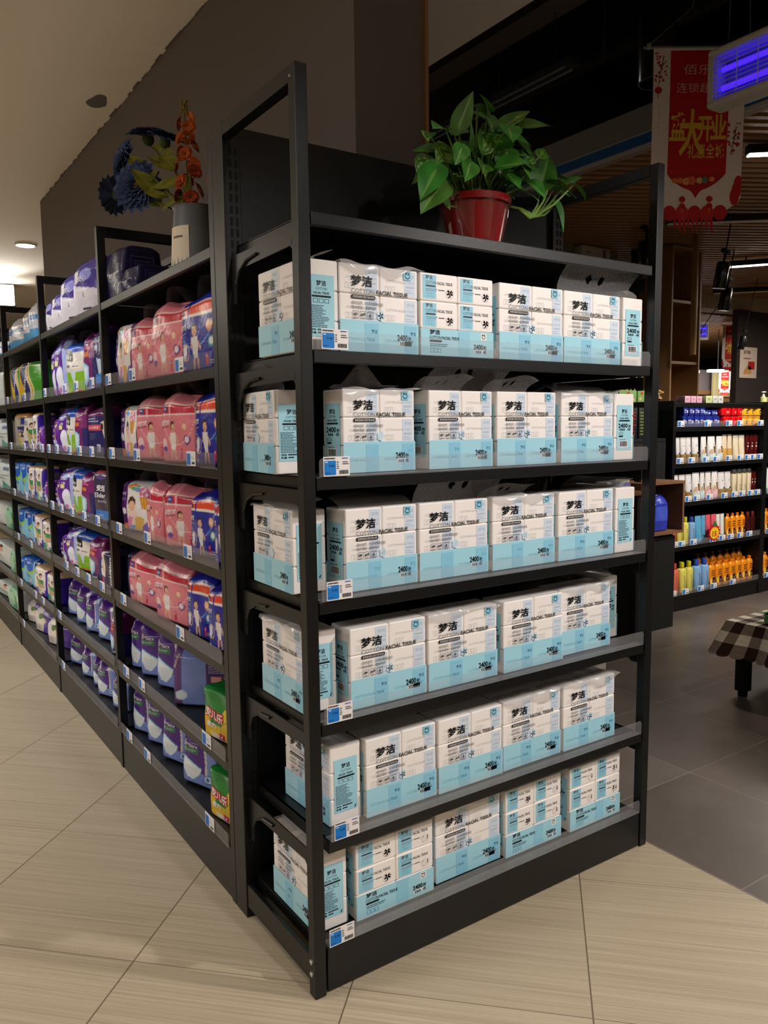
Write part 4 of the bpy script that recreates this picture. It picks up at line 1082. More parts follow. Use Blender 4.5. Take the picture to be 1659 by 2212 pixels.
KIND = {   # style, nominal width, depth, height, art, base colour, lettering
 'pink': ('diaper', .23, .105, .235, a_pink, (222, 126, 138), [slogan(.06, .545, .075, .25), T('弹力成长裤', .08, .505, .03, (110, 60, 80), 0.0, .2, .1), T('DIK', .105, .765, .045, CW, .02, .09), T('超值装', .618, .168, .03, CW, .01, .034), Bars(.64, .02, .9, .05, 1, (170, 90, 100))]),
 'blue': ('diaper', .215, .105, .235, a_blue, (26, 34, 152), [slogan(.03, .545, .072, .21), T('Quick Diaper', .03, .485, .032, (210, 216, 240), .0, .20, .08), T('DIK', .07, .765, .045, CW, .02, .08), T('超值装', .717, .168, .03, CW, .01, .04), Bars(.80, .08, .98, .14, 2, (190, 180, 170)), T('24', .08, .05, .05, CW, .02, .07)]),
 'kids': ('soft', .20, .12, .225, a_kids, (84, 28, 102), [T('吸吸', .03, .72, .07, (220, 210, 230), .02, .12), T('活力', .03, .62, .06, (130, 140, 210), .02, .12)]),
 'kidswide': ('soft', .33, .12, .205, lambda p: a_kids(p, .16, .64), (84, 28, 102), [T('吸吸', .025, .72, .07, (220, 210, 230), .02, .10), T('活力', .025, .62, .06, (130, 140, 210), .02, .10), T('小熊', .74, .34, .08, (150, 130, 180), .01, .10)]),
 'pad': ('pillow', .19, .085, .20, a_pad, (122, 142, 204), [T('Bastore', .07, .755, .085, CW, .012, .40, -.12), T('贝舒适', .22, .71, .04, (190, 170, 210), 0, .16, -.1), T('成人护理垫', .07, .625, .055, (170, 210, 180), .015, .38), lambda b, f, g: b.quad([tuple(f(*q)) for q in ((.06, .735), (.3, .72), (.46, .70), (.3, .705), (.08, .715))], CW)]),
 'padback': ('pillow', .27, .12, .225, a_padback, (122, 142, 204), [Bars(.45, .24, .77, .38, 6, (160, 150, 190)), Bars(.45, .55, .77, .76, 7, (170, 160, 200), 3), T('Bastore', .03, .60, .06, (216, 190, 190), .01, .24, 1.3)]),
 'padlite': ('pillow', .17, .085, .24, a_padlite, (166, 184, 232), [T('贝舒', .10, .72, .09, (240, 230, 246), .02, .34), T('L码', .16, .62, .06, (244, 236, 246), .02, .2)]),
 'greenwhite': ('soft', .235, .13, .22, a_greenwhite, (224, 216, 206), [T('吉宝', .10, .70, .07, CW, .02, .16, -.15), Bars(.30, .52, .66, .57, 1, (150, 146, 142)), Bars(.30, .03, .58, .065, 1, (250, 220, 200))]),
 'magcyan': ('diaper', .16, .10, .225, a_magcyan, (120, 30, 104), [T('Bastore', .08, .84, .07, (222, 196, 214), .015, .6), T('贝舒', .20, .77, .055, (226, 206, 220), .01, .3), T('24片', .20, .03, .07, (220, 214, 232), .02, .4)]),
 'navyblue': ('diaper', .13, .12, .255, a_navyblue, (30, 30, 92), [T('Elder', .12, .74, .08, (190, 200, 226), .02, .6)]),
 'navypink': ('diaper', .27, .13, .22, a_navypink, (28, 28, 92), [T('成人纸尿裤', .14, .535, .05, (246, 210, 210), .01, .5), Bars(.12, .66, .66, .76, 2, (170, 176, 210)), Bars(.16, .32, .54, .45, 5, (90, 96, 150), 2), Bars(.51, .10, .67, .20, 3, (50, 50, 90), 7)]),
 'purpyel': ('soft', .18, .12, .16, a_purpyel, (104, 26, 150), [T('小花', .06, .62, .12, (240, 230, 246), .03, .26), T('24', .08, .05, .09, (120, 60, 40), .02, .2), T('夜用', .07, .44, .09, (240, 214, 150), .02, .24)]),
 'elder': ('soft', .20, .12, .23, a_elder, (52, 46, 72), [T('安而', .26, .62, .12, CW, .03, .50), T('Elder', .18, .49, .12, CW, .02, .62), T('成人护理', .34, .40, .05, (200, 200, 214), .01, .44), T('L 10片', .10, .13, .06, (210, 230, 246), .01, .5)]),
 'belly': ('box', .17, .12, .16, a_belly, (26, 24, 62), [T('Elderjoy', .72, .92, .22, CW, .03, .86, -PI/2)]),
 'violetwhite': ('pillow', .17, .11, .245, a_violetwhite, (62, 44, 140), [T('安心', .2, .62, .1, (222, 216, 236), .02, .4), T('L', .42, .36, .1, (130, 120, 140), .02), Bars(.14, .06, .6, .10, 1, (190, 160, 170)), Bars(.1, .2, .9, .8, 14, (92, 88, 160), 5, True)]),
 'navybig': ('soft', .30, .16, .20, a_navybig, (26, 22, 78), [lambda b, f, g: frame_uv(b, g, .12, .12, .86, .80, .012, .010, (110, 110, 160)), Bars(.2, .30, .8, .74, 8, (84, 84, 140), 6, True), lambda b, f, g: rect_uv(b, g, .34, .02, .74, .12, (112, 110, 150))]),
 'bluewhite': ('pillow', .15, .09, .195, a_bluewhite, (214, 214, 222), [Bars(.2, .36, .8, .54, 4, (170, 190, 220)), T('护理', .2, .62, .06, CW, .02, .4)]),
 'yelgreen': ('soft', .30, .13, .235, a_yelgreen, (66, 164, 40), [T('Sure', .30, .30, .12, CW, .02, .42, 1.4), T('绿茶', .66, .70, .06, (214, 236, 206), .01, .12)]),
 'yelnavy': ('soft', .26, .12, .225, a_yelnavy, (176, 166, 156), [T('安心', .40, .48, .08, (206, 206, 226), .01, .34)]),
 'man': ('soft', .22, .12, .20, a_man, (226, 218, 212), [Bars(.08, .72, .38, .86, 3, (130, 126, 126)), T('24', .10, .04, .09, CW, .01, .16)]),
 'manteal': ('soft', .22, .12, .195, lambda p: a_man(p, (22, 146, 150)), (226, 218, 212), [Bars(.08, .72, .38, .86, 3, (130, 126, 126)), T('24', .10, .04, .09, CW, .01, .16)]),
 'bluegreen': ('soft', .20, .12, .20, a_bluegreen, (124, 196, 226), [T('护理垫', .10, .78, .11, (196, 216, 244), .02, .36), Bars(.1, .36, .5, .46, 3, (60, 110, 170)), T('60×90', .10, .055, .05, CW, .01, .3)]),
 'pale': ('soft', .26, .12, .19, a_pale, (200, 208, 206), [Bars(.12, .3, .5, .44, 3, (150, 160, 160))]),
 'paleteal': ('soft', .22, .12, .19, a_paleteal, (204, 212, 214), [Bars(.2, .4, .8, .48, 2, (140, 150, 156))]),
 'palegreen': ('soft', .20, .12, .165, a_palegreen, (206, 216, 212), []),
 'violetpad': ('pillow', .25, .10, .17, a_violetpad, (78, 50, 152), [T('护理', .52, .34, .08, (170, 150, 210), .01, .3, 1.4)]),
 'fruit': ('box', .165, .15, .16, a_fruit, (30, 128, 50), []),
 'cyan': ('box', .05, .10, .185, lambda p: p.rect(.1, .1, .9, .9, (80, 180, 226)), (60, 150, 214), []),
 'purple_side': ('soft', .09, .12, .20, lambda p: (p.rect(-.3, 0, 1.32, .18, (226, 116, 40)), p.ell(.5, .42, .3, .08, (226, 220, 230))), (78, 26, 98), [T('吸吸', .15, .72, .08, (220, 210, 230), .02, .7), T('活力', .15, .6, .07, (130, 140, 210), .02, .7)]),
 'navy_side': ('soft', .10, .12, .22, lambda p: p.rect(.2, 0, 1.32, .18, (226, 116, 40)), (40, 24, 80), [Bars(.1, .5, .9, .8, 5, (110, 100, 150))]),
 'navy_plain': ('soft', .14, .12, .19, a_navy, (30, 26, 84), []),
}
def fruit_marks(b, f, g):
    for dx, dy, c in ((0, 0, (206, 30, 52)),):
        for ox, oy in [(a*.016, c_*.016) for a in (-1, 0, 1) for c_ in (-1, 0, 1)]:
            b.text('安儿乐', .10+ox, .46+oy, .20, lambda u, v: f(u, v), c, .05, 'L', .56, -.12)
    F2 = lambda u, v: (f(u, v)[0], f(u, v)[1]-.0008, f(u, v)[2])
    b.text('安儿乐', .10, .46, .20, F2, (248, 240, 236), .02, 'L', .56, -.12)
    b.text('柔薄', .14, .24, .12, F2, (226, 240, 226), .03, 'L', .30, -.1)
    b.text('L4', .53, .075, .08, F2, (250, 230, 230), .02, 'L', .12)
KIND['fruit'][6].append(fruit_marks)
HANDLE = {'pink', 'blue', 'kidswide', 'padlite', 'purpyel', 'greenwhite'}
def handle_mesh(w, d, h):
    b = MB(); n = 14; vs = []; fs = []
    for i in range(n+1):
        t = i/n; x = (t-.5)*w*.62
        z = h-.006+.055*math.sin(PI*t)**.8
        for j, yy in enumerate((d*.22, d*.5, d*.72)):
            vs.append((x, yy-.02*math.sin(PI*t), z+(.004 if j == 1 else 0)))
    for i in range(n):
        for j in range(2): a = i*3+j; fs.append((a, a+1, a+4, a+3))
    b.add(vs, fs); return b
protos = {}
def product(kind, label, cat, grp, loc, rz, w, h, d=None, name='diaper_bag', tilt=(0, 0)):
    st, w0, d0, h0, art, base, deco = KIND[kind]
    sc = (w/w0, (d or d0)/d0, h/h0)
    if kind not in protos:
        r = thing(name, label, cat, loc, rz, grp, tilt); r.scale = sc
        bag('bag_body' if st != 'box' else 'box_body', w0, d0, h0, st, art, base, deco, parent=r, seed=len(protos))
        if kind in HANDLE: handle_mesh(w0, d0, h0).build('carry_handle', M_HANDLE, r)
        if kind == 'fruit':
            b = MB(); b.rbox((-w0*.3, .03, h0*.97), (w0*.42, .10, h0*.975), .001, (232, 226, 220)); b.text('宝宝', -.04, .05, .035, lambda u, v: (u, v, h0*.977), (200, 40, 60), .02); b.build('top_flap', M_CARD, r)
        protos[kind] = r
        return r
    o = dup(protos[kind], loc, rz, label, grp, sc, tilt)
    o.name = name
    return o

LAY = {
 (1, 0): [("navybig", 1.61, 0.334, 0.195), ("navysmall", 1.374, 0.173, 0.097)],
 (1, 1): [("navy_side", 1.638, 0.066, 0.224), ("kids", 1.491, 0.227, 0.231), ("pink", 1.256, 0.279, 0.227), ("pink", 0.975, 0.293, 0.244), ("blue", 0.716, 0.3, 0.239)],
 (1, 2): [("cyan", 1.678, 0.061, 0.18), ("purple_side", 1.616, 0.105, 0.202), ("kids", 1.448, 0.245, 0.205), ("pink", 1.196, 0.407, 0.228), ("pink", 0.912, 0.291, 0.226), ("blue", 0.657, 0.227, 0.228)],
 (1, 3): [("kidswide", 1.485, 0.454, 0.2), ("pink", 1.169, 0.188, 0.211), ("pink", 0.96, 0.26, 0.208), ("blue", 0.736, 0.205, 0.209), ("blue", 0.571, 0.125, 0.211)],
 (1, 4): [("navy_plain", 1.583, 0.153, 0.188), ("pink", 1.416, 0.344, 0.191), ("pink", 1.083, 0.343, 0.21), ("blue", 0.834, 0.199, 0.209), ("blue", 0.634, 0.205, 0.204)],
 (1, 5): [("pad", 1.643, 0.256, 0.202), ("pad", 1.385, 0.267, 0.208), ("pad", 1.204, 0.27, 0.22), ("padback", 0.947, 0.382, 0.227), ("fruit", 0.666, 0.235, 0.155)],
 (1, 6): [("pad", 1.57, 0.341, 0.187), ("pad", 1.356, 0.254, 0.187), ("pad", 1.156, 0.263, 0.187), ("pad", 0.907, 0.283, 0.19), ("fruit", 0.662, 0.216, 0.154)],
 (2, 0): [("violetwhite", 2.877, 0.271, 0.181), ("violetwhite", 2.631, 0.266, 0.211), ("violetwhite", 2.38, 0.277, 0.258), ("violetwhite", 2.054, 0.304, 0.263)],
 (2, 1): [("padlite", 2.862, 0.343, 0.278), ("padlite", 2.574, 0.247, 0.29), ("greenwhite", 2.3, 0.32, 0.241), ("magcyan", 2.038, 0.215, 0.26), ("navyblue", 1.893, 0.136, 0.266)],
 (2, 2): [("purpyel", 2.733, 0.284, 0.174), ("padlite", 2.559, 0.274, 0.228), ("greenwhite", 2.316, 0.329, 0.217), ("magcyan", 2.197, 0.225, 0.223), ("navypink", 1.973, 0.289, 0.222)],
 (2, 3): [("purpyel", 2.766, 0.246, 0.152), ("padlite", 2.534, 0.334, 0.216), ("greenwhite", 2.267, 0.293, 0.215), ("magcyan", 2.125, 0.236, 0.214), ("elder", 1.907, 0.221, 0.231)],
 (2, 4): [("purpyel", 2.734, 0.272, 0.137), ("padlite", 2.534, 0.263, 0.191), ("greenwhite", 2.295, 0.367, 0.184), ("magcyan", 2.079, 0.252, 0.19), ("belly", 1.866, 0.194, 0.151)],
 (2, 5): [("pad", 2.748, 0.322, 0.18), ("pad", 2.471, 0.231, 0.181), ("pad", 2.277, 0.195, 0.177), ("pad", 2.049, 0.279, 0.182), ("magcyan", 1.841, 0.152, 0.179)],
 (2, 6): [("pad", 2.681, 0.343, 0.154), ("pad", 2.43, 0.216, 0.143), ("pad", 2.262, 0.157, 0.143), ("pad", 2.063, 0.256, 0.158), ("pad", 1.867, 0.197, 0.148)],
 (3, 0): [("bluewhite", 4.018, 0.266, 0.182), ("bluewhite", 3.687, 0.429, 0.195), ("bluewhite", 3.367, 0.241, 0.201), ("bluewhite", 3.168, 0.185, 0.208)],
 (3, 1): [("yelgreen", 3.892, 0.403, 0.236), ("yelgreen", 3.382, 0.647, 0.238)],
 (3, 2): [("yelnavy", 3.877, 0.43, 0.227), ("man", 3.482, 0.391, 0.207), ("man", 3.19, 0.221, 0.215), ("purpyel", 3.099, 0.139, 0.141)],
 (3, 3): [("bluegreen", 3.884, 0.279, 0.209), ("bluegreen", 3.632, 0.257, 0.211), ("man", 3.441, 0.24, 0.197), ("manteal", 3.231, 0.236, 0.202), ("purpyel", 3.089, 0.149, 0.129)],
 (3, 4): [("bluegreen", 3.908, 0.361, 0.19), ("bluegreen", 3.602, 0.281, 0.191), ("man", 3.381, 0.247, 0.189), ("manteal", 3.157, 0.228, 0.177)],
 (3, 5): [("bluegreen", 3.968, 0.29, 0.17), ("bluegreen", 3.667, 0.345, 0.182), ("man", 3.38, 0.286, 0.173), ("manteal", 3.12, 0.26, 0.164)],
 (3, 6): [("violetpad", 3.847, 0.369, 0.133), ("violetpad", 3.489, 0.406, 0.146), ("violetpad", 3.151, 0.323, 0.147)],
 (4, 0): [("bluewhite", 4.426, 0.323, 0.127)],
 (4, 1): [("pale", 4.592, 0.627, 0.243)],
 (4, 2): [("paleteal", 4.788, 0.394, 0.206), ("paleteal", 4.425, 0.374, 0.178)],
 (4, 3): [("pale", 4.891, 0.445, 0.207), ("paleteal", 4.443, 0.45, 0.186)],
 (4, 4): [("pale", 4.882, 0.614, 0.159), ("palegreen", 4.413, 0.364, 0.167)],
 (4, 5): [("pale", 4.841, 0.856, 0.153), ("palegreen", 4.313, 0.276, 0.155)],
 (4, 6): [("pale", 4.943, 0.785, 0.086), ("palegreen", 4.376, 0.428, 0.144)],
}
DESC = {'pink': ('diaper_bag', 'pink diaper bag with printed child', 'diaper bag'), 'blue': ('diaper_bag', 'blue diaper bag with orange band', 'diaper bag'),
 'kids': ('diaper_bag', 'white diaper bag with ice cream print', 'diaper bag'), 'kidswide': ('diaper_bag', 'wide purple diaper bag with ice cream print', 'diaper bag'),
 'pad': ('pad_pack', 'purple and light blue pad pack', 'pad pack'), 'padback': ('pad_pack', 'light blue pad pack showing its purple text panel', 'pad pack'),
 'padlite': ('pad_pack', 'tall lilac and purple pad pack', 'pad pack'), 'greenwhite': ('pad_pack', 'white and green pack with blue top', 'pad pack'),
 'magcyan': ('diaper_bag', 'narrow magenta diaper pack', 'diaper bag'), 'navyblue': ('diaper_bag', 'narrow navy pack with light blue foot', 'diaper bag'),
 'navypink': ('diaper_bag', 'navy pack with red text band', 'diaper bag'), 'purpyel': ('pad_pack', 'short violet and yellow pack', 'pad pack'),
 'elder': ('diaper_bag', 'dark navy pack lettered Elder', 'diaper bag'), 'belly': ('diaper_box', 'navy box with white side and sideways lettering', 'box'),
 'violetwhite': ('diaper_bag', 'shiny violet and silver-white pack', 'diaper bag'), 'navybig': ('diaper_bag', 'dark navy pack with outlined panel', 'diaper bag'), 'navysmall': ('diaper_bag', 'low dark navy pack', 'diaper bag'),
 'bluewhite': ('diaper_bag', 'tall blue and white pack', 'diaper bag'), 'yelgreen': ('diaper_bag', 'yellow and navy bag with green side', 'diaper bag'),
 'yelnavy': ('diaper_bag', 'clear pack with navy and yellow print', 'diaper bag'), 'man': ('diaper_bag', 'white and violet pack with green-shirted figures', 'diaper bag'),
 'manteal': ('diaper_bag', 'white and teal pack with green-shirted figures', 'diaper bag'), 'bluegreen': ('pad_pack', 'sky blue pack with blue peak and green arc', 'pad pack'),
 'pale': ('pad_pack', 'pale grey pack', 'pad pack'), 'paleteal': ('pad_pack', 'pale pack with teal corner', 'pad pack'), 'palegreen': ('pad_pack', 'pale green pack with leaf print', 'pad pack'),
 'violetpad': ('pad_pack', 'plump violet pack with photo print', 'pad pack'), 'fruit': ('diaper_box', 'green diaper box with yellow fruit print', 'diaper box'),
 'cyan': ('diaper_box', 'thin cyan box', 'box'), 'purple_side': ('diaper_bag', 'narrow purple bag with orange foot', 'diaper bag'), 'navy_side': ('diaper_bag', 'narrow dark navy bag with orange foot', 'diaper bag'), 'navy_plain': ('diaper_bag', 'plain dark navy bag set back', 'diaper bag')}
KIND['navysmall'] = KIND['navybig']
ORD = ['first', 'second', 'third', 'fourth', 'fifth', 'sixth', 'seventh']
ROWL = ['top board', 'second shelf', 'third shelf', 'fourth shelf', 'fifth shelf', 'sixth shelf', 'bottom shelf']
BAYL = {1: 'nearest bay', 2: 'second bay', 3: 'third bay', 4: 'far left bay'}
FW = {'pad': .62, 'padlite': .66, 'magcyan': .72, 'violetwhite': .62, 'bluewhite': .62, 'pink': .80, 'blue': .86, 'padback': .80, 'fruit': .80, 'elder': .9, 'yelgreen': .66, 'navybig': .9}
YAW_ = {(1, 3, 2): .42, (1, 5, 3): .80, (1, 5, 4): .16, (1, 6, 4): .16, (1, 3, 1): .05, (1, 5, 1): .52}
KY = {'pad': .34, 'padlite': .22, 'violetwhite': .40, 'bluewhite': .28, 'violetpad': .25, 'pink': .14, 'blue': .12, 'kidswide': .20, 'greenwhite': .18, 'magcyan': .15, 'yelgreen': .2}
R = random.Random(21)
for (bk, r), items in LAY.items():
    ylo, yhi = GY0+(bk-1)*GB+P+.006, GY0+bk*GB-.006
    n = len(items)
    for i, (kind, yc, w, h) in enumerate(items):
        yl = min(yc+w/2, yhi)
        if bk == 4 and i == 0: yl = min(yl, yhi)
        wf = w*FW.get(kind, .86)
        if yc+w/2 > yhi: wf = min(wf, (yc+w/2-yhi)*0+wf)
        nxt = items[i+1][1]+items[i+1][2]/2 if i+1 < n else ylo
        wf = max(.07, min(wf, yl-max(nxt, ylo)-.004))
        if i+1 == n: wf = max(.07, min(wf, yl-ylo))
        x = .040+R.uniform(0, .02)
        if kind in ('navy_plain', 'navy_side', 'purple_side', 'cyan'): x += .03
        if kind in ('pad', 'violetpad') and r >= 5: x += .012
        d = None
        rz = -PI/2+YAW_.get((bk, r, i), KY.get(kind, .06)+R.uniform(-.05, .05))
        x += max(0.0, math.sin(rz+PI/2))*wf*.5
        nm, ds, ct = DESC[kind]
        lab = '%s, %s from left, %s, %s' % (ds, ORD[i], ROWL[r], BAYL[bk])
        lean_b = (0, 0)
        if kind in ('pad', 'padlite') and r >= 5: lean_b = (-.04, R.uniform(-.05, .05))
        zz = GZ[r]+.001+(.004 if lean_b != (0, 0) else 0)
        hh = min(max(h, .10), (GZ[r-1]-GZ[r]-.036) if r > 0 else .4)
        product(kind, lab, ct, ds.split(' with')[0]+'s on the long shelving', (x, yl-wf/2, zz), rz, wf, hh, d, nm, lean_b)
GT = {(1, 1): [1.56, 1.25, 0.77], (1, 2): [1.56, 1.24, 0.7], (1, 3): [1.51, 1.16, 0.76], (1, 4): [1.5, 0.86], (1, 5): [1.51, 1.31, 0.66], (1, 6): [1.51, 1.28, 0.66], (2, 1): [2.75, 2.3, 2.08, 1.81], (2, 2): [2.73, 2.54, 2.27, 2.08, 1.87], (2, 3): [2.72, 2.51, 2.29, 2.06, 1.83], (2, 4): [2.47, 2.25, 2.04, 1.81], (2, 5): [2.7], (2, 6): [2.68], (3, 1): [3.89, 3.31], (3, 2): [3.86, 3.41, 3.15, 2.9], (3, 3): [3.84, 3.44], (3, 4): [3.8, 3.38], (3, 5): [3.8, 3.34, 3.12], (3, 6): [3.8]}
for (bk, r), ys in GT.items():
    for i, y in enumerate(ys):
        small_tag((-.0034, y+.04, GZ[r]+.0015), -PI/2, 'small blue and white price tag, %s from left, %s, %s' % (ORD[i], ROWL[r], BAYL[bk]), 'price tags on the long shelving', 1.05)

# ---------------------------------------------------------------- hair care shelving at the far right (front plane y = 1.98)
HX, HY, HW = 4.105, 1.98, 1.185
HZ = [1.556, 1.38, 1.11, 0.822, 0.49, 0.12]
hs = thing('shelving_unit', 'black wall shelving unit filled with hair care bottles at the right', 'shelving unit', (HX, HY, 0), 0, 'far hair care shelving')
def hair_unit(root):
    b = MB(); b.rbox((0, 0, 0), (.03, .42, 1.57), .002); b.build('side_panel', M_METAL, root)
    b = MB(); b.rbox((HW, 0, 0), (HW+.03, .42, 1.57), .002); b.build('side_panel', M_METAL, root)
    b = MB(); b.box((.03, .40, 0), (HW, .42, 1.57)); b.build('back_panel', M_METAL, root)
    for i, z in enumerate(HZ):
        b = MB(); b.rbox((.032, .002, z-.032), (HW-.002, .40, z), .002); b.build('shelf', M_METAL, root)
        if i > 0:
            b = MB(); b.rbox((.035, -.003, z), (HW-.01, -.001, z+.042), .0006); b.build('shelf_guard', M_GUARD, root)
    b = MB(); b.rbox((.032, .006, 0), (HW-.002, .02, HZ[-1]-.033), .002); b.build('kickplate', M_METAL, root)
hair_unit(hs)
dup(hs, (HX+HW+.03, HY, 0), 0, 'next black wall shelving unit cut off by the right edge')
HT = [(1, [(4.189), (4.515), (4.791), (4.94), (5.256-.03)]), (2, [4.189, 4.33, 4.507, 4.64, 4.806, 4.958, 5.062, 5.143, 5.237]), (3, [4.151, 4.303, 4.405, 4.568, 4.761, 4.897, 5.002, 5.125, 5.216]), (4, [4.15, 4.239, 4.381, 4.627, 4.751, 4.864, 4.993, 5.125]), (5, [4.15, 4.299, 4.493, 4.659, 4.916])]
HROW = ['roof', 'jar shelf', 'upper tube shelf', 'lower tube shelf', 'upper bottle shelf', 'bottom bottle shelf']
ORD2 = ORD+['eighth', 'ninth', 'tenth', 'eleventh', 'twelfth', 'thirteenth', 'fourteenth', 'fifteenth', 'sixteenth', 'seventeenth']
for r, xs in HT:
    for i, x in enumerate(xs):
        small_tag((x-.04, HY-.0036, HZ[r]+.001), 0, 'small blue and white price tag, %s from left, %s, far right unit' % (ORD2[i], HROW[r]), 'price tags on the far hair care shelving', 1.15)
for r, z in enumerate(HZ[2:], 2):
    small_tag((HX+HW+.07, HY-.0036, z+.001), 0, 'price tag at the far right edge, level with the %s' % HROW[r], 'price tags on the far hair care shelving', 1.1)

def bottle(kind, w, h):
    """parts of one far shelf product; origin at the middle of its base"""
    out = []
    def part(n, mb, m=M_GLOSS): out.append((n, mb, m))
    b = MB()
    if kind in ('coral', 'yellow', 'sky', 'brownbottle'):
        c = {'coral': (222, 108, 86), 'yellow': (226, 216, 104), 'sky': (134, 178, 226), 'brownbottle': (62, 18, 16)}[kind]
        hb = h*.80
        b.lathe([(w*.44, 0), (w*.5, .006), (w*.5, hb*.86), (w*.46, hb*.95), (w*.28, hb), (w*.2, hb)], 24, c, ey=.62, p=3.2)
        f = lambda u, v: (u*w, -w*.315, v*h)
        if kind != 'brownbottle':
            R_ = random.Random(3)
            for k in range(7):
                uu, vv_ = .12+R_.uniform(-.05, .05), .12+.07*k
                b.quad([f(uu+q[0]*.06, vv_+q[1]*.03) for q in ((-1, -.6), (.2, -1), (1, .4), (-.2, 1))], (60, 50, 60) if kind != 'coral' else (110, 60, 60))
        part('bottle_body', b)
        c2 = {'coral': (206, 70, 44), 'yellow': (206, 196, 40), 'sky': (48, 84, 180), 'brownbottle': (110, 40, 34)}[kind]
        b = MB(); b.lathe([(w*.2, hb), (w*.2, hb+h*.03), (w*.24, hb+h*.035), (w*.24, h*.97), (w*.21, h), (0.0, h)], 16, c2); part('cap', b)
    elif kind == 'orange' or kind == 'orangepump':
        b.lathe([(w*.42, 0), (w*.48, .006), (w*.47, h*.4), (w*.5, h*.74), (w*.40, h*.84), (w*.16, h*.90), (w*.15, h*.91)], 24, (240, 146, 24), ey=.6, p=2.6)
        f = lambda u, v: (u*w, -w*.305*(1-(abs(u)*1.5)**4)-.0015, v*h)
        rect_uv(b, f, -.02, .16, .34, .40, (40, 24, 40), 4, 1); b.text('D', .06, .20, .10, lambda u, v: (f(u, v)[0], f(u, v)[1]-.001, f(u, v)[2]), (240, 230, 220), .03, sx=1.6)
        bars_uv(b, f, -.24, .46, .32, .72, 3, (120, 60, 20), random.Random(2)); b.quad([f(-.30+.16*math.cos(t), .24+.12*math.sin(t)) for t in [2*PI*i/14 for i in range(14)]], (246, 206, 96))
        part('bottle_body', b)
        b = MB()
        if kind == 'orange': b.lathe([(w*.16, h*.90), (w*.2, h*.91), (w*.18, h), (0, h)], 14, (228, 120, 20))
        else:
            b.lathe([(w*.16, h*.905), (w*.18, h*.91), (w*.18, h*.95), (w*.06, h*.955), (w*.06, h*1.03), (w*.14, h*1.035), (w*.14, h*1.06), (0, h*1.065)], 14, (104, 52, 26)); b.rbox((-w*.5, -w*.08, h*1.035), (0, w*.08, h*1.06), .003, (104, 52, 26))
        part('cap' if kind == 'orange' else 'pump', b)
    elif kind in ('tube', 'pouch', 'pinkpouch', 'cream', 'goldpouch', 'skypouch', 'whitetube', 'greentube', 'pinktube'):
        cf = {'tube': lambda v: (150, 122, 76) if v < .36 else ((226, 222, 222) if v < .94 else (190, 184, 176)),
              'pouch': lambda v: (232, 230, 230) if v > .30 else (206, 224, 226), 'pinkpouch': lambda v: (234, 228, 226) if v > .34 else (236, 190, 196),
              'cream': lambda v: (226, 212, 184) if v < .86 else (196, 190, 178), 'goldpouch': lambda v: (206, 160, 84) if v < .45 else (226, 208, 180),
              'skypouch': lambda v: (96, 168, 208), 'whitetube': lambda v: (232, 222, 214), 'greentube': lambda v: (60, 160, 110) if v < .2 else (224, 228, 222), 'pinktube': lambda v: (228, 92, 108)}[kind]
        n = 18; vs = []; fs = []; cs = []
        prof = [(.9, .5, 0), (1, .62, .02), (1, .6, .3), (.98, .42, .6), (.95, .2, .85), (.93, .05, .97), (.93, .03, 1.0)] if 'pouch' in kind else [(.86, .62, 0), (.92, .7, .03), (.96, .6, .3), (.98, .42, .6), (1, .22, .85), (1, .06, .97), (1, .04, 1.0)]
        vvv = np.linspace(0, 1, 26); PR = np.array(prof)
        for v in vvv:
            a, e_ = np.interp(v, PR[:, 2], PR[:, 0]), np.interp(v, PR[:, 2], PR[:, 1])
            for j in range(n):
                t = 2*PI*j/n; vs.append((w/2*a*math.cos(t), w/2*e_*math.sin(t), v*h)); cs.append(lin(cf(v)))
        for i in range(len(vvv)-1):
            for j in range(n): fs.append((i*n+j, i*n+(j+1) % n, (i+1)*n+(j+1) % n, (i+1)*n+j))
        fs.append(tuple(reversed(range(n)))); fs.append(tuple(range((len(vvv)-1)*n, len(vvv)*n)))
        b.add(vs, fs, np.array(cs))
        def f(u, v):
            e_ = np.interp(v, PR[:, 2], PR[:, 1]); return (u*w, -w/2*e_*math.sqrt(max(0, 1-(2*u)**2))-.0014, v*h)
        if kind in ('pouch', 'pinkpouch'):
            rect_uv(b, f, .02, .34, .34, .60, (124, 86, 56), 4, 2); b.quad([f(.18+.08*math.cos(t), .42+.05*math.sin(t)) for t in [2*PI*i/12 for i in range(12)]], (236, 190, 90))
            b.quad([f(q, v_) for q, v_ in ((-.40, .30), (-.1, .30), (-.06, .46), (-.26, .50), (-.40, .42))], (206, 170, 140)); bars_uv(b, f, .02, .66, .36, .70, 1, (150, 146, 146), random.Random(1))
        if kind == 'tube':
            b.quad([f(.12+.14*math.cos(t), .36+.06*math.sin(t)) for t in [2*PI*i/10 for i in range(10)]], (40, 44, 96)); b.quad([f(.08+.10*math.cos(t), .31+.05*math.sin(t)) for t in [2*PI*i/10 for i in range(10)]], (232, 196, 100)); bars_uv(b, f, -.1, .66, .30, .70, 1, (150, 146, 146), random.Random(1))
        if kind in ('cream', 'goldpouch', 'skypouch', 'whitetube'): bars_uv(b, f, .12, .22, .34, .66, 7, (170, 140, 90) if kind != 'skypouch' else (70, 140, 186), random.Random(6))
        part('tube_body', b)
    elif kind == 'clearcap':
        b.rbox((-w*.42, -w*.3, 0), (w*.42, w*.3, h*.84), .006, (230, 214, 180)); f = lambda u, v: (u*w, -w*.301-.001, v*h)
        bars_uv(b, f, .1, .24, .24, .44, 3, (60, 56, 50), random.Random(2)); part('bottle_body', b)
        b = MB(); b.lathe([(w*.40, h*.84), (w*.44, h*.90), (w*.36, h*.98), (w*.2, h), (0, h)], 16, (196, 194, 190)); part('cap', b, M_HANDLE)
    elif kind == 'darkred':
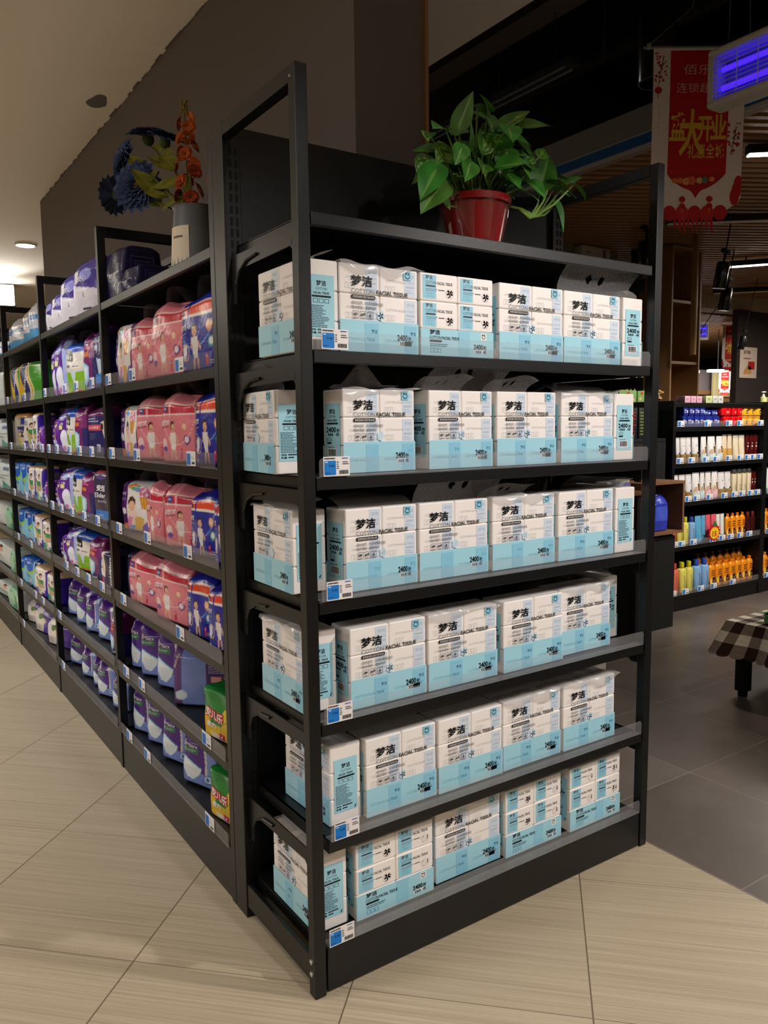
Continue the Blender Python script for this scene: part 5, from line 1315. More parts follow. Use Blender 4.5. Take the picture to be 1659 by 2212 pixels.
        b.rbox((-w*.46, -w*.3, 0), (w*.46, w*.3, h*.94), .008, (82, 16, 18)); f = lambda u, v: (u*w, -w*.301-.001, v*h)
        b.text('VS', -.16, .62, .09, f, (230, 226, 222), .02, fit=.32); rect_uv(b, f, -.18, .50, .18, .56, (226, 222, 214)); bars_uv(b, f, -.16, .38, .16, .48, 3, (170, 120, 116), random.Random(3)); part('bottle_body', b)
        b = MB(); b.rbox((-w*.40, -w*.26, h*.94), (w*.40, w*.26, h), .006, (50, 12, 14)); part('cap', b)
    elif kind == 'bluebox':
        b.rbox((-w*.48, -.05, 0), (w*.48, .05, h), .003, (34, 48, 138)); f = lambda u, v: (u*w, -.0512, v*h)
        b.text('HAIR', -.36, .52, .20, f, (226, 230, 240), .03, fit=.46); bars_uv(b, f, -.36, .30, .14, .46, 2, (206, 212, 232), random.Random(4)); rect_uv(b, f, .16, .30, .42, .58, (196, 204, 222)); part('box_body', b)
    elif kind == 'redbox':
        b.rbox((-w*.49, -.05, 0), (w*.49, .05, h), .010, (222, 20, 30)); f = lambda u, v: (u*w, -.0512, v*h)
        b.quad([f(.12+.05*math.cos(t), .72+.12*math.sin(t)) for t in [2*PI*i/12 for i in range(12)]], (120, 10, 16)); bars_uv(b, f, -.02, .24, .30, .44, 2, (250, 206, 200), random.Random(5)); part('box_body', b)
    elif kind == 'jar':
        b.lathe([(w*.44, 0), (w*.48, .004), (w*.49, h*.5), (w*.46, h*.70), (w*.44, h*.74)], 24, (240, 176, 40)); f = lambda u, v: (w*.49*math.sin(u), -w*.49*math.cos(u)-.001, v*h)
        rect_uv(b, f, -.1, .18, .55, .52, (46, 28, 60), 5, 1); b.text('De', .0, .26, .18, lambda u, v: (f(u, v)[0]*1.01, f(u, v)[1]*1.01, f(u, v)[2]), (244, 236, 226), .03, fit=.42); part('jar_body', b)
        b = MB(); b.lathe([(w*.44, h*.74), (w*.48, h*.75), (w*.47, h*.97), (w*.42, h), (0, h)], 24, (206, 140, 50)); part('lid', b)
    elif kind in ('pinkbox', 'mintbox', 'whitebox'):
        c = {'pinkbox': (214, 166, 186), 'mintbox': (196, 206, 150), 'whitebox': (206, 206, 202)}[kind]
        b.rbox((-w*.48, -.04, 0), (w*.48, .04, h), .002, c); f = lambda u, v: (u*w, -.0412, v*h); bars_uv(b, f, -.2, .4, .3, .7, 2, (150, 120, 140) if kind == 'pinkbox' else (90, 90, 80), random.Random(8)); part('box_body', b)
    elif kind == 'pumpbottle':
        b.lathe([(w*.4, 0), (w*.42, h*.5), (w*.2, h*.58), (w*.16, h*.6)], 18, (222, 220, 150)); part('bottle_body', b)
        b = MB(); b.lathe([(w*.18, h*.6), (w*.18, h*.74), (w*.06, h*.76), (w*.06, h*.9), (w*.3, h*.92), (w*.28, h), (0, h)], 16, (236, 232, 224)); part('pump', b)
    return out
BN = {'coral': ('shampoo_bottle', 'coral shampoo bottle', 'bottle'), 'yellow': ('shampoo_bottle', 'pale yellow shampoo bottle', 'bottle'), 'sky': ('shampoo_bottle', 'light blue shampoo bottle', 'bottle'), 'brownbottle': ('shampoo_bottle', 'dark brown bottle', 'bottle'),
      'orange': ('shampoo_bottle', 'orange shampoo bottle', 'bottle'), 'orangepump': ('pump_bottle', 'orange bottle with brown pump', 'bottle'), 'tube': ('conditioner_tube', 'white and gold tube', 'tube'), 'pouch': ('refill_pouch', 'white pouch with brown square', 'pouch'), 'pinkpouch': ('refill_pouch', 'white and pink pouch', 'pouch'),
      'cream': ('conditioner_tube', 'plain cream tube', 'tube'), 'goldpouch': ('refill_pouch', 'cream to gold pouch', 'pouch'), 'skypouch': ('refill_pouch', 'sky blue pouch', 'pouch'), 'whitetube': ('conditioner_tube', 'white tube', 'tube'), 'greentube': ('conditioner_tube', 'white tube with green foot', 'tube'), 'pinktube': ('conditioner_tube', 'pink tube', 'tube'),
      'clearcap': ('hair_care_bottle', 'cream bottle with clear cap', 'bottle'), 'darkred': ('hair_care_bottle', 'dark red bottle', 'bottle'), 'bluebox': ('hair_dye_box', 'navy blue box', 'box'), 'redbox': ('gift_box', 'bright red box', 'box'), 'jar': ('hair_mask_jar', 'yellow jar with tan lid', 'jar'),
      'pinkbox': ('small_box', 'pale pink box', 'box'), 'mintbox': ('small_box', 'pale green box', 'box'), 'whitebox': ('small_box', 'white carton', 'box'), 'pumpbottle': ('pump_bottle', 'small bottle with white pump head', 'bottle')}
bproto = {}; where = {}
def far_item(kind, x, w, z, h, y, place, rz=0):
    nm, ds, ct = BN[kind]
    lab = '%s, %s' % (ds, place)
    grp = ds+'s on the far shelving'
    if kind not in bproto:
        r = thing(nm, lab, ct, (x, y, z), rz, grp); r.scale = (1, 1, 1)
        for n, mb, m in bottle(kind, w, h): mb.build(n, m, r)
        bproto[kind] = (r, w, h); return r
    p, w0, h0 = bproto[kind]
    o = dup(p, (x, y, z), rz, lab, grp, (w/w0, w/w0 if kind not in ('bluebox', 'redbox', 'pinkbox', 'mintbox', 'whitebox') else 1, h/h0))
    return o
def rowset(kind, items, z, h, y, text, step=0):
    n = len(items)
    for i, (x, w) in enumerate(items):
        place = (ORD2[i]+' from left, '+text) if n > 1 else text
        far_item(kind, x, w*.94, z+.001, h, y, place)
yf = HY+.06
rowset('bluebox', [(4.253, .05), (4.323, .082), (4.402, .067), (4.468, .064), (4.553, .100), (4.647, .083)], HZ[1], .078, yf, 'in the lower layer of navy boxes, jar shelf')
rowset('bluebox', [(4.265, .058), (4.335, .067), (4.401, .061), (4.468, .067)], HZ[1]+.080, .070, yf, 'in the upper layer of navy boxes, jar shelf')
rowset('bluebox', [(4.555, .1), (4.65, .083)], HZ[1]+.080, .045, yf+.02, 'of two low boxes beside the red boxes, jar shelf')
rowset('redbox', [(4.792, .100), (4.886, .078), (4.961, .07)], HZ[1], .076, yf, 'in the lower row of red boxes, jar shelf')
rowset('redbox', [(4.775, .140), (4.884, .074), (4.958, .07)], HZ[1]+.081, .078, yf, 'in the upper row of red boxes, jar shelf')
rowset('jar', [(5.056, .100), (5.148, .080), (5.240, .095)], HZ[1], .078, yf, 'in the lower row of yellow jars')
rowset('jar', [(5.056, .100), (5.150, .084), (5.242, .1)], HZ[1]+.081, .084, yf, 'in the upper row of yellow jars')
rowset('pinkbox', [(4.296, .074), (4.368, .071), (4.44, .072)], HZ[0], .05, yf, 'on the roof of the far unit')
rowset('mintbox', [(4.561, .09)], HZ[0], .055, yf, 'on the roof of the far unit, beside white cartons')
rowset('whitebox', [(4.639, .066), (4.709, .074)], HZ[0], .055, yf, 'on the roof of the far unit')
rowset('pumpbottle', [(5.36, .07), (5.455, .07)], HZ[0], .10, yf, 'on the roof of the far unit at the right')
rowset('tube', [(4.244, .046), (4.306, .07), (4.372, .063), (4.454, .084)], HZ[2], .19, yf, 'on the upper tube shelf')
rowset('pouch', [(4.561, .073), (4.66, .105), (4.765, .085)], HZ[2], .195, yf, 'on the upper tube shelf')
rowset('goldpouch', [(4.835, .066), (4.904, .065)], HZ[2], .205, yf, 'on the upper tube shelf')
rowset('cream', [(4.985, .08), (5.068, .08)], HZ[2], .20, yf, 'on the upper tube shelf')
rowset('darkred', [(5.140, .05), (5.198, .055), (5.256, .055)], HZ[2], .20, yf, 'on the upper tube shelf')
rowset('tube', [(4.225, .073), (4.306, .08), (4.386, .075), (4.806, .09), (4.893, .08)], HZ[3], .20, yf, 'on the lower tube shelf')
rowset('pouch', [(4.476, .1), (4.560, .06)], HZ[3], .21, yf, 'on the lower tube shelf')
rowset('pinkpouch', [(4.633, .08), (4.718, .085)], HZ[3], .21, yf, 'on the lower tube shelf')
rowset('clearcap', [(4.968, .064), (5.036, .064), (5.104, .066), (5.174, .066)], HZ[3], .215, yf, 'on the lower tube shelf')
rowset('darkred', [(5.228, .04), (5.268, .036)], HZ[3], .19, yf, 'on the lower tube shelf')
rowset('coral', [(4.200, .075)], HZ[4], .215, yf, 'at the left end of the upper bottle shelf')
rowset('yellow', [(4.283, .074), (4.360, .068)], HZ[4], .21, yf, 'on the upper bottle shelf')
rowset('sky', [(4.436, .076)], HZ[4], .205, yf, 'on the upper bottle shelf, right of the yellow ones')
rowset('skypouch', [(4.522, .09), (4.592, .055)], HZ[4], .205, yf, 'on the upper bottle shelf')
rowset('pinktube', [(4.652, .064), (4.722, .064)], HZ[4], .205, yf, 'behind the starburst sign')
rowset('whitetube', [(4.784, .055)], HZ[4], .20, yf, 'on the upper bottle shelf, right of the pink tubes')
rowset('greentube', [(4.840, .05)], HZ[4], .20, yf, 'on the upper bottle shelf, left of the orange bottles')
rowset('orange', [(4.908, .066), (4.978, .064), (5.046, .066), (5.115, .066)], HZ[4], .195, yf, 'on the upper bottle shelf')
rowset('brownbottle', [(5.190, .07), (5.26, .065)], HZ[4], .19, yf, 'on the upper bottle shelf')
rowset('coral', [(4.166, .05), (4.238, .088)], HZ[5], .235, yf, 'on the bottom bottle shelf')
rowset('yellow', [(4.332, .09), (4.421, .082)], HZ[5], .235, yf, 'on the bottom bottle shelf')
rowset('sky', [(4.514, .10), (4.616, .098)], HZ[5], .235, yf, 'on the bottom bottle shelf')
rowset('orange', [(4.708, .086), (4.798, .086), (4.890, .09), (4.980, .088), (5.068, .086), (5.154, .084), (5.238, .08)], HZ[5], .195, yf, 'on the bottom bottle shelf')
rowset('orangepump', [(4.67, .09), (4.77, .09), (4.868, .09), (4.966, .09), (5.062, .09), (5.156, .09), (5.235, .08)], HZ[5], .24, yf+.09, 'in the back row of the bottom bottle shelf')
X2 = HX+HW+.03
rowset('greentube', [(X2+.08, .07)], HZ[2], .2, yf, 'at the right edge, level with the upper tube shelf'); rowset('greentube', [(X2+.08, .08), (X2+.16, .08)], HZ[3], .21, yf, 'at the right edge, level with the lower tube shelf')
rowset('orange', [(X2+.07, .07), (X2+.14, .07)], HZ[4], .2, yf, 'at the right edge, level with the upper bottle shelf'); rowset('orange', [(X2+.06, .08), (X2+.145, .08)], HZ[5], .2, yf, 'at the right edge, level with the bottom bottle shelf')
b = MB(); pts = []
for k in range(28):
    t = 2*PI*k/28; r_ = .085 if k % 2 else .066
    pts.append((4.64+r_*math.cos(t)*.95, HY-.006, HZ[4]+.075+r_*math.sin(t)*.85))
b.prism(pts, (0, -.002, 0), (196, 30, 34)); b.quad([(4.64+.056*math.cos(t), HY-.0092, HZ[4]+.07+.046*math.sin(t)) for t in [2*PI*i/20 for i in range(20)]], (240, 200, 40))
b.text('15', 4.612, HZ[4]+.045, .055, lambda u, v: (u, HY-.0100, v), (206, 40, 30), .03, fit=.055); b.rbox((4.62, HY-.0092, HZ[4]+.125), (4.66, HY-.0085, HZ[4]+.16), .001, (40, 120, 60))
tag(b.build('promotion_sign', M_CARD), 'red and yellow starburst promotion sign on the upper bottle shelf', 'sign')

# ---------------------------------------------------------------- potted pothos on the end rack top board
pl = thing('potted_pothos', 'leafy green pothos in a glossy red pot on top of the end rack', 'potted plant', (0.655, 0.165, RZ[0]+0.001))
b = MB()
b.lathe([(.060, 0), (.068, .004), (.092, .128), (.102, .130), (.104, .148), (.097, .150), (.090, .132), (.0, .128)], 36, (128, 18, 22)); b.build('pot', M_GLOSS, pl)
b = MB(); R = random.Random(3); vs = []; fs = []; n = 40
for j in range(8):
    t = j/7
    for i in range(n):
        a = 2*PI*i/n; r_ = .066+.034*t+.004*math.sin(7*a+2*t)+.003*math.sin(13*a); vs.append((r_*math.cos(a), r_*math.sin(a), .004+.142*t+.008*t*math.sin(5*a)))
for j in range(7):
    for i in range(n): fs.append((j*n+i, j*n+(i+1) % n, (j+1)*n+(i+1) % n, (j+1)*n+i))
b.add(vs, fs); b.build('pot_wrap', clear('pot_cellophane', (200, 120, 110), 0.10, 0.06, refl=0.16), pl)
b = MB(); b.lathe([(.0, .129), (.089, .13)], 24, (40, 28, 20)); b.build('soil', M_MATT, pl)
def leaf(b, p0, p1, wid, nrm, col, vein, fold=.35, droop=.12, seed=0, nl=10, nw=6):
    """heart shaped leaf blade from its stalk p0 to its tip p1"""
    R_ = random.Random(seed); p0, p1 = Vector(p0), Vector(p1); ax = p1-p0; L = ax.length; ax.normalize()
    n_ = Vector(nrm); n_ = (n_-ax*n_.dot(ax)).normalized(); sd = ax.cross(n_)
    vs = []; fs = []; cs = []
    ph = R_.uniform(0, 6); vv_ = R_.random() < .45
    for i in range(nl+1):
        t = i/nl
        w = wid*.5*(math.sin(PI*min(1, t**.62))**.9)*(1-.25*t)*1.12 if 0 < t < 1 else 0.0005
        for j in range(-nw, nw+1):
            s_ = j/nw
            back = -.10*L*(1-t)**3*abs(s_)**1.2*2
            q = p0+ax*(t*L+back)+sd*(s_*w)+n_*(abs(s_)*w*fold-droop*L*t*t+.02*L*math.sin(5*t+ph)*s_)
            vs.append(q[:])
            base = np.array(col)*(1+.10*math.sin(9*t+ph+3*s_)); k = 0
            if abs(s_) < .08: k = .5
            elif vv_ and (math.sin(23*t+9*s_+ph)+math.sin(11*t-13*s_)) > 1.0 and s_ > -.2: k = .8
            cs.append(lin(np.clip(base*(1-k)+np.array(vein)*k, 0, 255)))
    m = 2*nw+1
    for i in range(nl):
        for j in range(m-1): a = i*m+j; fs.append((a, a+1, a+m+1, a+m))
    b.add(vs, fs, np.array(cs))
# leaf stalk end -> tip in the pot's own metres (x along the rack, y into it, z up)
LV = [(-0.179, -0.096, 0.277, -0.251, -0.139, 0.26, 0.039), (-0.126, -0.08, 0.294, -0.107, -0.119, 0.381, 0.03), (-0.05, -0.113, 0.348, -0.093, -0.135, 0.373, 0.032), (0.061, -0.028, 0.344, -0.035, -0.022, 0.386, 0.041), (0.061, -0.043, 0.34, 0.137, -0.077, 0.402, 0.035), (0.123, -0.066, 0.352, 0.214, -0.097, 0.369, 0.032), (-0.107, -0.103, 0.248, -0.131, -0.146, 0.306, 0.035), (-0.054, -0.099, 0.248, -0.035, -0.084, 0.331, 0.032), (-0.102, -0.037, 0.298, -0.045, -0.031, 0.327, 0.032), (-0.026, -0.04, 0.269, -0.006, -0.076, 0.164, 0.048), (0.042, -0.089, 0.265, 0.013, -0.095, 0.194, 0.039), (0.09, -0.047, 0.281, 0.075, -0.037, 0.206, 0.039), (0.118, -0.032, 0.327, 0.166, -0.076, 0.265, 0.048), (0.2, -0.059, 0.202, 0.233, -0.062, 0.302, 0.045), (0.147, -0.069, 0.202, 0.178, -0.107, 0.16, 0.037), (0.224, -0.073, 0.214, 0.291, -0.117, 0.179, 0.039), (0.291, -0.027, 0.169, 0.356, -0.016, 0.093, 0.048), (0.291, -0.065, 0.219, 0.349, -0.094, 0.252, 0.028), (0.281, -0.029, 0.214, 0.353, -0.039, 0.208, 0.026), (-0.126, -0.032, 0.11, -0.179, -0.023, 0.164, 0.03), (-0.189, -0.069, 0.185, -0.258, -0.09, 0.098, 0.043), (-0.169, -0.06, 0.156, -0.246, -0.08, 0.068, 0.048), (0.061, -0.104, 0.164, 0.125, -0.133, 0.141, 0.026), (-0.131, -0.039, 0.214, -0.033, -0.086, 0.206, 0.022), (-0.141, -0.115, 0.235, -0.167, -0.121, 0.187, 0.028), (0.051, -0.092, 0.302, 0.123, -0.105, 0.294, 0.037), (-0.011, -0.073, 0.294, 0.034, -0.099, 0.313, 0.03), (0.094, -0.02, 0.327, 0.133, -0.056, 0.348, 0.035), (-0.222, -0.079, 0.265, -0.251, -0.115, 0.235, 0.022), (0.253, -0.057, 0.239, 0.286, -0.088, 0.231, 0.026), (0.171, -0.084, 0.273, 0.19, -0.082, 0.302, 0.022), (-0.03, -0.088, 0.336, -0.006, -0.099, 0.29, 0.035), (-0.069, -0.03, 0.285, -0.088, -0.073, 0.239, 0.032), (0.022, -0.114, 0.315, 0.008, -0.148, 0.269, 0.037), (0.142, -0.043, 0.294, 0.171, -0.05, 0.239, 0.037), (0.085, -0.096, 0.239, 0.104, -0.123, 0.189, 0.03), (-0.078, -0.102, 0.348, -0.03, -0.12, 0.31, 0.035), (0.277, -0.116, 0.206, 0.334, -0.117, 0.173, 0.03), (0.171, -0.03, 0.239, 0.147, -0.013, 0.206, 0.03), (-0.002, -0.047, 0.239, -0.03, -0.03, 0.202, 0.035), (-0.117, -0.118, 0.198, -0.155, -0.148, 0.143, 0.032), (-0.179, -0.023, 0.223, -0.217, -0.019, 0.181, 0.035), (0.123, -0.079, 0.256, 0.147, -0.063, 0.298, 0.032), (0.075, -0.058, 0.298, 0.046, -0.051, 0.348, 0.035), (-0.045, -0.091, 0.214, -0.078, -0.128, 0.181, 0.03)]
NS = len(LV)
R = random.Random(11)
for k in range(34):
    a = R.uniform(0, 2*PI); r_ = R.uniform(.03, .12); z = R.uniform(.19, .28)
    LV.append((r_*math.cos(a), r_*math.sin(a), z, (r_+R.uniform(.05, .09))*math.cos(a+R.uniform(-.4, .4)), (r_+.06)*math.sin(a), z+R.uniform(-.05, .05), R.uniform(.04, .055)))
b = MB(); st = MB()
for k, (x0, y0, z0, x1, y1, z1, w) in enumerate(LV):
    nr = (R.uniform(-.3, .3), -.6+R.uniform(-.3, .2), .75)
    c = (R.randint(48, 74), R.randint(104, 136), R.randint(34, 48))
    leaf(b, (x0, y0, z0), (x1, y1, z1), w*1.75, nr, c, (176, 196, 120), .30, .10, k)
    if k < NS and x0 > .19:
        st.tube([(.07, -.03, .14), (.105+.1*(x0-.2), -.07, .125), (.135+.3*(x0-.2), -.08, .10+.1*(x0-.2)), ((x0+.135)/2, (y0-.08)/2-.01, (z0+.09)/2-.005), (x0, y0, z0)], [.004, .004, .0035, .003, .0025], 6, (116, 148, 66))
    else:
        st.tube([(x0*.25, y0*.25, .12), (x0*.6, y0*.6, .12+(z0-.12)*.6), (x0, y0, z0)], [.0035, .003, .0022], 6, (92, 124, 56))
M_LEAF = pmat('leaf_gloss', art=True, rough=0.33, spec=0.5)
b.build('foliage', M_LEAF, pl); st.build('stems', M_LEAF, pl)

# ---------------------------------------------------------------- zinc jug with artificial flowers on the long shelving
JX, JY, JZ = 0.165, 1.02, GZ[0]+0.001
jug = thing('zinc_jug', 'grey metal jug vase with cream paper label on the long shelving', 'vase', (JX, JY, JZ))
b = MB(); prof = [(.088, 0), (.092, .005), (.084, .12), (.074, .225), (.078, .235), (.075, .237), (.071, .225), (.08, .12), (.086, .012), (0, .012)]
b.lathe(prof, 32, (96, 98, 100)); b.build('jug_body', pmat('zinc_sheet', art=True, rough=0.5, metal=0.35, spec=0.5), jug)
b = MB(); pts = [(.035*0+.0, -.082+.0, .205)]
pts = [(.02, -.074, .20), (.03, -.10, .235), (.035, -.128, .232), (.035, -.14, .19), (.03, -.125, .13), (.02, -.086, .09)]
pts = [(p[0]*math.cos(.95)-p[1]*math.sin(.95), p[0]*math.sin(.95)+p[1]*math.cos(.95), p[2]) for p in pts]; b.tube(pts, [.006, .007, .008, .008, .007, .006], 8, (70, 72, 76)); b.build('handle', M_GLOSS, jug)
b = MB(); vs = []; fs = []; n = 8
for j in range(2):
    for i in range(n+1):
        a = PI*.94+PI*.34*i/n; z = .03 if j == 0 else .165; r_ = (.0905-.055*z)*1.012; vs.append((r_*math.cos(a), r_*math.sin(a), z))
for i in range(n): fs.append((i, i+1, n+2+i, n+1+i))
b.add(vs, fs, (226, 212, 190))
fm = lambda u, v: ((.0905-.055*v)*1.018*math.cos(PI*.94+PI*.34*(1-u)), (.0905-.055*v)*1.018*math.sin(PI*.94+PI*.34*(1-u)), v)
bars_uv(b, fm, .25, .125, .75, .14, 1, (110, 104, 96), random.Random(2)); b.build('label', M_CARD, jug)
M_PETAL = pmat('cloth_petal', art=True, rough=0.75, spec=0.2)
def dahlia(b, c, nrm, rad, col, core, seed, rings=5):
    R_ = random.Random(seed); c = Vector(c); n_ = Vector(nrm).normalized()
    a1 = n_.cross(Vector((0.2, 0.1, 1))).normalized(); a2 = n_.cross(a1)
    for r_ in range(rings):
        m = 17-2*r_; L = rad*(1-.19*r_); el = .10+.26*r_
        for k in range(m):
            t = 2*PI*(k+.5*(r_ % 2))/m+R_.uniform(-.06, .06); d = a1*math.cos(t)+a2*math.sin(t); s_ = n_.cross(d)
            tip = c+d*L*math.cos(el)+n_*(L*math.sin(el)*.8); base = c+d*rad*.14+n_*.004*r_; mid = base.lerp(tip, .62)+n_*rad*.05; w = rad*.25
            q = np.array(col)*R_.uniform(.75, 1.2)
            b.add([base[:], (mid-s_*w+n_*w*.35)[:], tip[:], (mid+s_*w+n_*w*.5)[:], mid[:]], [(0, 1, 4), (1, 2, 4), (2, 3, 4), (3, 0, 4)], tuple(np.clip(q, 0, 255)))
    if core:
        for k in range(26):
            t = R_.uniform(0, 2*PI); q = rad*.2*math.sqrt(R_.random()); p = c+a1*q*math.cos(t)+a2*q*math.sin(t)+n_*rad*.12; b.ball(p[:], rad*.05, 6, R_.choice(((176, 130, 50), (120, 80, 34), (206, 166, 80))))
FL = [((.10, 1.42, 2.30), (-.75, -.65, .15), .105, 'large open blue flower with yellow heart, facing the aisle'), ((.10, 1.56, 2.43), (-.9, -.1, .2), .09, 'blue flower left of the leaves, in the middle of the bunch'),
      ((.17, 1.50, 2.52), (-.2, -.3, .9), .085, 'dark blue flower at the top left of the bunch'), ((.19, 1.36, 2.47), (.1, -.4, .9), .075, 'dark blue flower at the top, beside the orange spike'), ((.14, 1.86, 2.385), (-.4, .85, .1), .085, 'dark blue flower drooping at the far left, seen from the side')]
neck = Vector((JX, JY, JZ+.225))
for i, (c, nr, rad, lab) in enumerate(FL):
    f = thing('artificial_flower', lab, 'flower', (JX, JY, JZ+.03), 0, 'flowers in the grey jug')
    o = Vector(f.location); C_ = Vector(c)-o; N_ = Vector(nr).normalized()
    b = MB(); dahlia(b, C_, nr, rad, (66, 82, 122), i < 2, i); b.build('bloom', M_PETAL, f)
    b = MB(); b.lathe([(.0, -.01), (.0, -.01)], 4); b = MB(); nk = neck-o+Vector((random.Random(i).uniform(-.03, .03), .02+.01*i, 0))
    b.tube([(nk*.2)[:], nk[:], (nk.lerp(C_, .5)+Vector((0, 0, .03)))[:], (C_-N_*.03)[:], C_[:]], .0035, 6, (92, 96, 40)); b.ball((C_-N_*.012)[:], rad*.28, 10, (74, 86, 40)); b.build('stem', M_PETAL, f)
    R = random.Random(40+i)
    for k in range(3):
        b = MB(); p = nk.lerp(C_, .35+.2*k)+Vector((0, 0, .015)); q = p+Vector((R.uniform(-.08, .02), R.uniform(-.02, .12), R.uniform(-.02, .09)))
        leaf(b, p[:], q[:], .06, (-.6, -.5, .6), (116, 118, 40), (150, 146, 60), .25, .1, k)
        b.build('leaf', M_PETAL, f)
for i, (x, y, z0, z1, lab) in enumerate(((.17, 1.10, 2.17, 2.52, 'tall orange flower spike in the middle of the jug'), (.20, .90, 2.10, 2.36, 'shorter orange flower spike partly hidden by the rack upright'))):
    f = thing('artificial_flower', lab, 'flower', (JX, JY, JZ+.03), 0, 'flowers in the grey jug'); o = Vector(f.location)
    b = MB(); b.tube([(0, 0, .02), (neck-o+Vector((.01, .02-.04*i, 0)))[:], (x-o.x, y-o.y, z0-o.z), (x-o.x, y-o.y+.01, z1-o.z)], [.004, .004, .003, .0012], 6, (104, 100, 44))
    for k in range(12):
        t = 2.4*k; zz = z1-o.z-.004*k; b.ball((x-o.x+.010*math.cos(t), y-o.y+.010*math.sin(t)+.01, zz), .005, 6, (132, 116, 56), sc=(1, 1, 1.6))
    b.build('stem', M_PETAL, f)
    b = MB(); R = random.Random(60+i); m = 16 if i == 0 else 9
    for k in range(m):
        t = 2.4*k; q = k/m; r_ = .018+.022*q; zz = z1-.06-(z1-z0-.06)*q
        c = Vector((x-o.x+r_*math.cos(t), y-o.y+r_*math.sin(t), zz-o.z)); dahlia(b, c, (math.cos(t)-.4, math.sin(t), .3), .026+.006*q, (196-30*q, 100-34*q, 34), False, k, 2)
    b.build('bloom', M_PETAL, f)
    for k in range(4):
        b = MB(); p = Vector((x-o.x, y-o.y, z0-o.z-.03+.04*k)); q = p+Vector((R.uniform(-.06, .05), R.uniform(-.09, .09), .05)); leaf(b, p[:], q[:], .055, (-.6, -.5, .5), (108, 112, 44), (140, 140, 60), .25, .1, k)
        b.build('leaf', M_PETAL, f)

